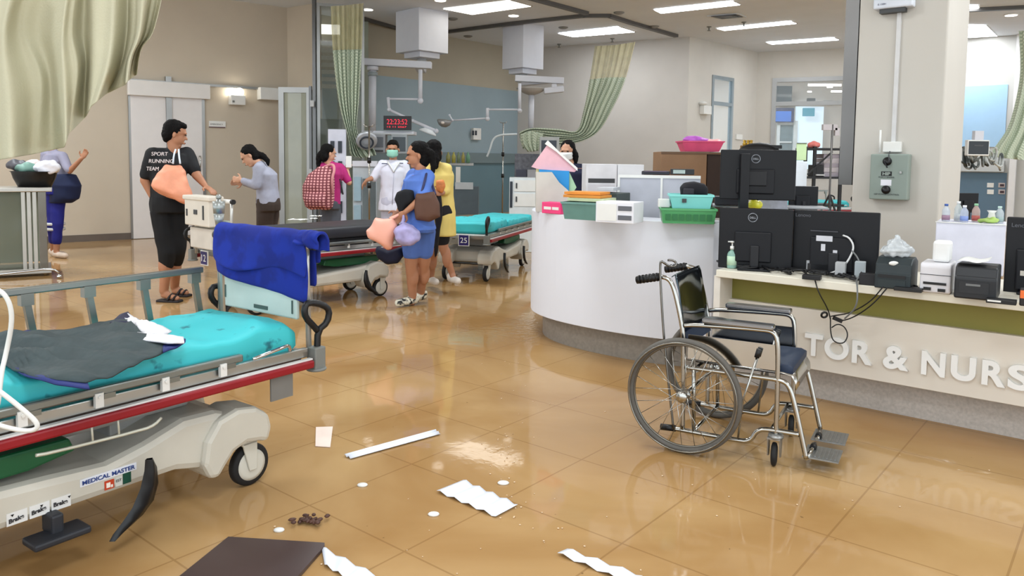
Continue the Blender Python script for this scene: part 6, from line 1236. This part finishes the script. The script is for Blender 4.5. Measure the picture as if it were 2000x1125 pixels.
# ---------- on the pillar
PN = PF.n
t, r = wallthing('control_box', PF, 1703, 301, 1777, 388, .09, M((136, 148, 140), .5, 0, .03), 'grey-green metal control box lettered HIP on the pillar', 'control box', .008)
onr('lock', r, .78, .58, .84, .63, .01, STEEL, t); 
for b in (.84, .22): c = r['o']+r['u']*r['w']*.45+Z*r['h']*b; obj('rotary_knob', MB().lathe(c, [(.030, 0), (.032, .006), (.024, .010), (.024, .022), (0, .022)], PN, 24), BLACK, t)
onr('label_plate', r, .30, .52, .58, .62, .001, BLACK, t); text('lettering', 'HIP', t, r['o']+r['u']*r['w']*.34+Z*r['h']*.535+PN*.001, r['u'], .02, M((170, 180, 172), .5), .001, wid=r['w']*.2, hei=r['h']*.07, bold=.02)
text('lettering', 'FORCE BARREL', t, r['o']+r['u']*r['w']*.24+Z*r['h']*.475, r['u'], .02, M((60, 66, 66), .5), .001, wid=r['w']*.42)
onr('white_sticker', r, .30, .31, .58, .44, .001, M((226, 226, 232), .5), t); text('lettering', 'HIP POWER CONTROL', t, r['o']+r['u']*r['w']*.14+Z*r['h']*.10, r['u'], .02, M((70, 76, 74), .5), .001, wid=r['w']*.66)
obj('key_tag', MB().beam(r['o']+r['u']*r['w']*.4+Z*r['h']*.84+PN*.03, r['o']+r['u']*r['w']*.48+Z*r['h']*.70+PN*.03, .014, .008), BLACK, t)
wallthing('power_outlet', PF, 1727, 277, 1762, 297, .05, WHITE, 'white double power outlet just above the pillar control box', 'socket', .004)
q0 = PF.at(1738, 290, .045); obj('key_cord', MB().tube([PF.at(1738, 296, .05), PF.at(1735, 306, .11), PF.at(1738, 318, .10)], .004, 6, smoothp=1), DKGREY, t)
t, r = wallthing('router_unit', PF, 1712, -20, 1788, 23, .10, M((208, 214, 224), .4), 'white plastic unit with small print high on the pillar', 'wall unit', .012)
for a, b, w_ in ((.12, .16, .35), (.3, .42, .5), (.12, .6, .3)): text('fine_print', 'iS 150H' if b < .3 else 'CAUTION', t, r['o']+r['u']*r['w']*a+Z*r['h']*b, r['u'], .02, M((60, 66, 90), .5), .0008, wid=r['w']*w_*.6)
obj('underside', MB().frame(r['o']+r['u']*r['w']*.15-Z*.03-PN*.02, r['u']*r['w']*.65, Z*.03, -PN*.07), DKGREY, t)
mb = MB(); a = PF.at(1755, 22, .012); b = PF.at(1745, 278, .012); mb.beam(Vector((b.x, b.y, a.z)), b, .028, .022, pv); tag(obj('cable_conduit', mb, M((206, 206, 206), .4)), 'white vertical cable conduit running down the pillar', 'conduit')
mb = MB(); a = PF.at(1718, 298, .06); mb.tube([a, a+Z*.17], .008, 8); tag(obj('antenna', mb, WHITE), 'thin white antenna standing on the pillar control box', 'antenna')
# right hand bay
t = thing('patient_monitor', 'white-framed black screen in front of the light blue panel at right', 'monitor', P(1910, 303, d=12)); mb = MB(); r = slab(mb, 1889, 273, 1932, 304, 12, 0, .08); obj('casing', mb, WHITE, t, bevel=.01); onr('screen', r, .05, .1, .95, .92, .004, M((16, 18, 22), .15), t); obj('mount', MB().b2(P(1904, 273, d=12.02), P(1916, 256, d=12.1)), BW_, t); text('screen_logo', 'monitor', t, r['o']+r['u']*r['w']*.3+Z*r['h']*.6+r['n']*.006, r['u'], .02, M((110, 112, 116), .5), .001, wid=r['w']*.4)
for k in range(9):
    x = 1884+k*8; pts = [P(x+rnd.uniform(-14, 12), 290+rnd.uniform(-6, 44), d=12.15+rnd.uniform(-.08, .12)) for _ in range(6)]; leads.tube(pts, .018, 7, smoothp=2)
tag(obj('monitor_leads', leads, pattern('spots', (60, 66, 64), (190, 194, 190), 3., .5)), 'grey and white leads coiled below the white-framed screen at right', 'cables', kind='stuff')
# ---------- litter on the wet floor
def litter(name, label, cat, pts, mt, th=.004, bevel=0., group=None): return tag(obj(name, MB().prism([P(x, y, z=.002) for x, y in pts], (0, 0, th)), mt, bevel=bevel), label, cat, group)
litter('brown_board', 'dark brown board lying on the wet floor at the bottom edge', 'board', [(340, 1140), (446, 1054), (634, 1066), (634, 1072), (566, 1150), (540, 1180), (300, 1175)], M((66, 50, 48), .35, 0, .08, 4.), .012)
PLS = M((222, 226, 236), .4, 0, .03)
def ribbed(label, a, b, c, d, ribs, name='ceiling_strip'):
    A, B_, C_, D_ = (P(*q, z=.003) for q in (a, b, c, d)); mb = MB(); rows = []
    for i in range(ribs*4+1):
        s = i/(ribs*4); z = .006+.006*math.sin(s*ribs*2*PI); rows.append([A.lerp(D_, s).lerp(B_.lerp(C_, s), k/10)+Z*z for k in range(11)])
    mb.grid(rows); return tag(obj(name, mb, PLS, solid=.002), label, 'plastic strip', 'white ribbed strips on the floor')
ribbed('widest white ribbed panel piece on the floor near the middle', (853, 961), (905, 940), (1011, 988), (968, 1011), 4)
ribbed('long thin white strip on the floor above the wide ribbed piece', (672, 891), (850, 842), (860, 849), (686, 897), 2)
ribbed('white ribbed strip beside the brown board at the bottom edge', (628, 1071), (634, 1106), (700, 1145), (745, 1132), 3)
ribbed('white ribbed strip at the bottom edge, right of centre', (1089, 1083), (1108, 1075), (1255, 1128), (1225, 1140), 3)
litter('paper_scrap', 'pinkish white square scrap floating near the front stretcher wheel', 'paper', [(617, 835), (650, 834), (645, 874), (616, 872)], M((236, 216, 204), .5), .003)
for (x, y, r_, lb) in ((708, 947, .018, 'leftmost small white foam blob on the floor'), (983, 943, .020, 'white foam blob just above the wide ribbed piece'), (847, 1004, .018, 'white foam blob left below the wide ribbed piece'), (545, 1035, .016, 'white foam blob by the brown leaf clump')):
    q = P(x, y, z=.004); tag(obj('foam_blob', MB().ball(q, (r_*1.3, r_, .008), n=12), WHITE), lb, 'foam', 'foam blobs on the floor')
c_ = P(612, 1014, z=.01); mb = MB()
for k in range(26):
    q = c_+Vector((rnd.gauss(0, .035), rnd.gauss(0, .02), rnd.random()*.01)); mb.ball(q, (rnd.uniform(.008, .018), rnd.uniform(.006, .012), .006), Matrix.Rotation(rnd.random()*3, 3, 'Z'), 8)
tag(obj('leaf_litter', mb, M((78, 50, 40), .6, 0, .4, 40.)), 'clump of soggy brown leaves on the floor by the brown board', 'leaves', kind='stuff')
mb = MB()
for k in range(110):
    cx, cy, sx, sy = ((985, 965, 26, 30), (975, 880, 22, 26), (960, 1040, 200, 60), (1400, 960, 260, 60), (1010, 700, 40, 60))[k % 5]; x, y = rnd.gauss(cx, sx), rnd.gauss(cy, sy)
    if y < 660 or y > 1124: continue
    q = P(x, y, z=.003); mb.ball(q, (rnd.uniform(.002, .005),)*2+(.002,), n=6)
tag(obj('foam_specks', mb, M((224, 196, 160), .5)), 'tiny pale specks of foam scattered over the wet floor', 'specks', kind='stuff')
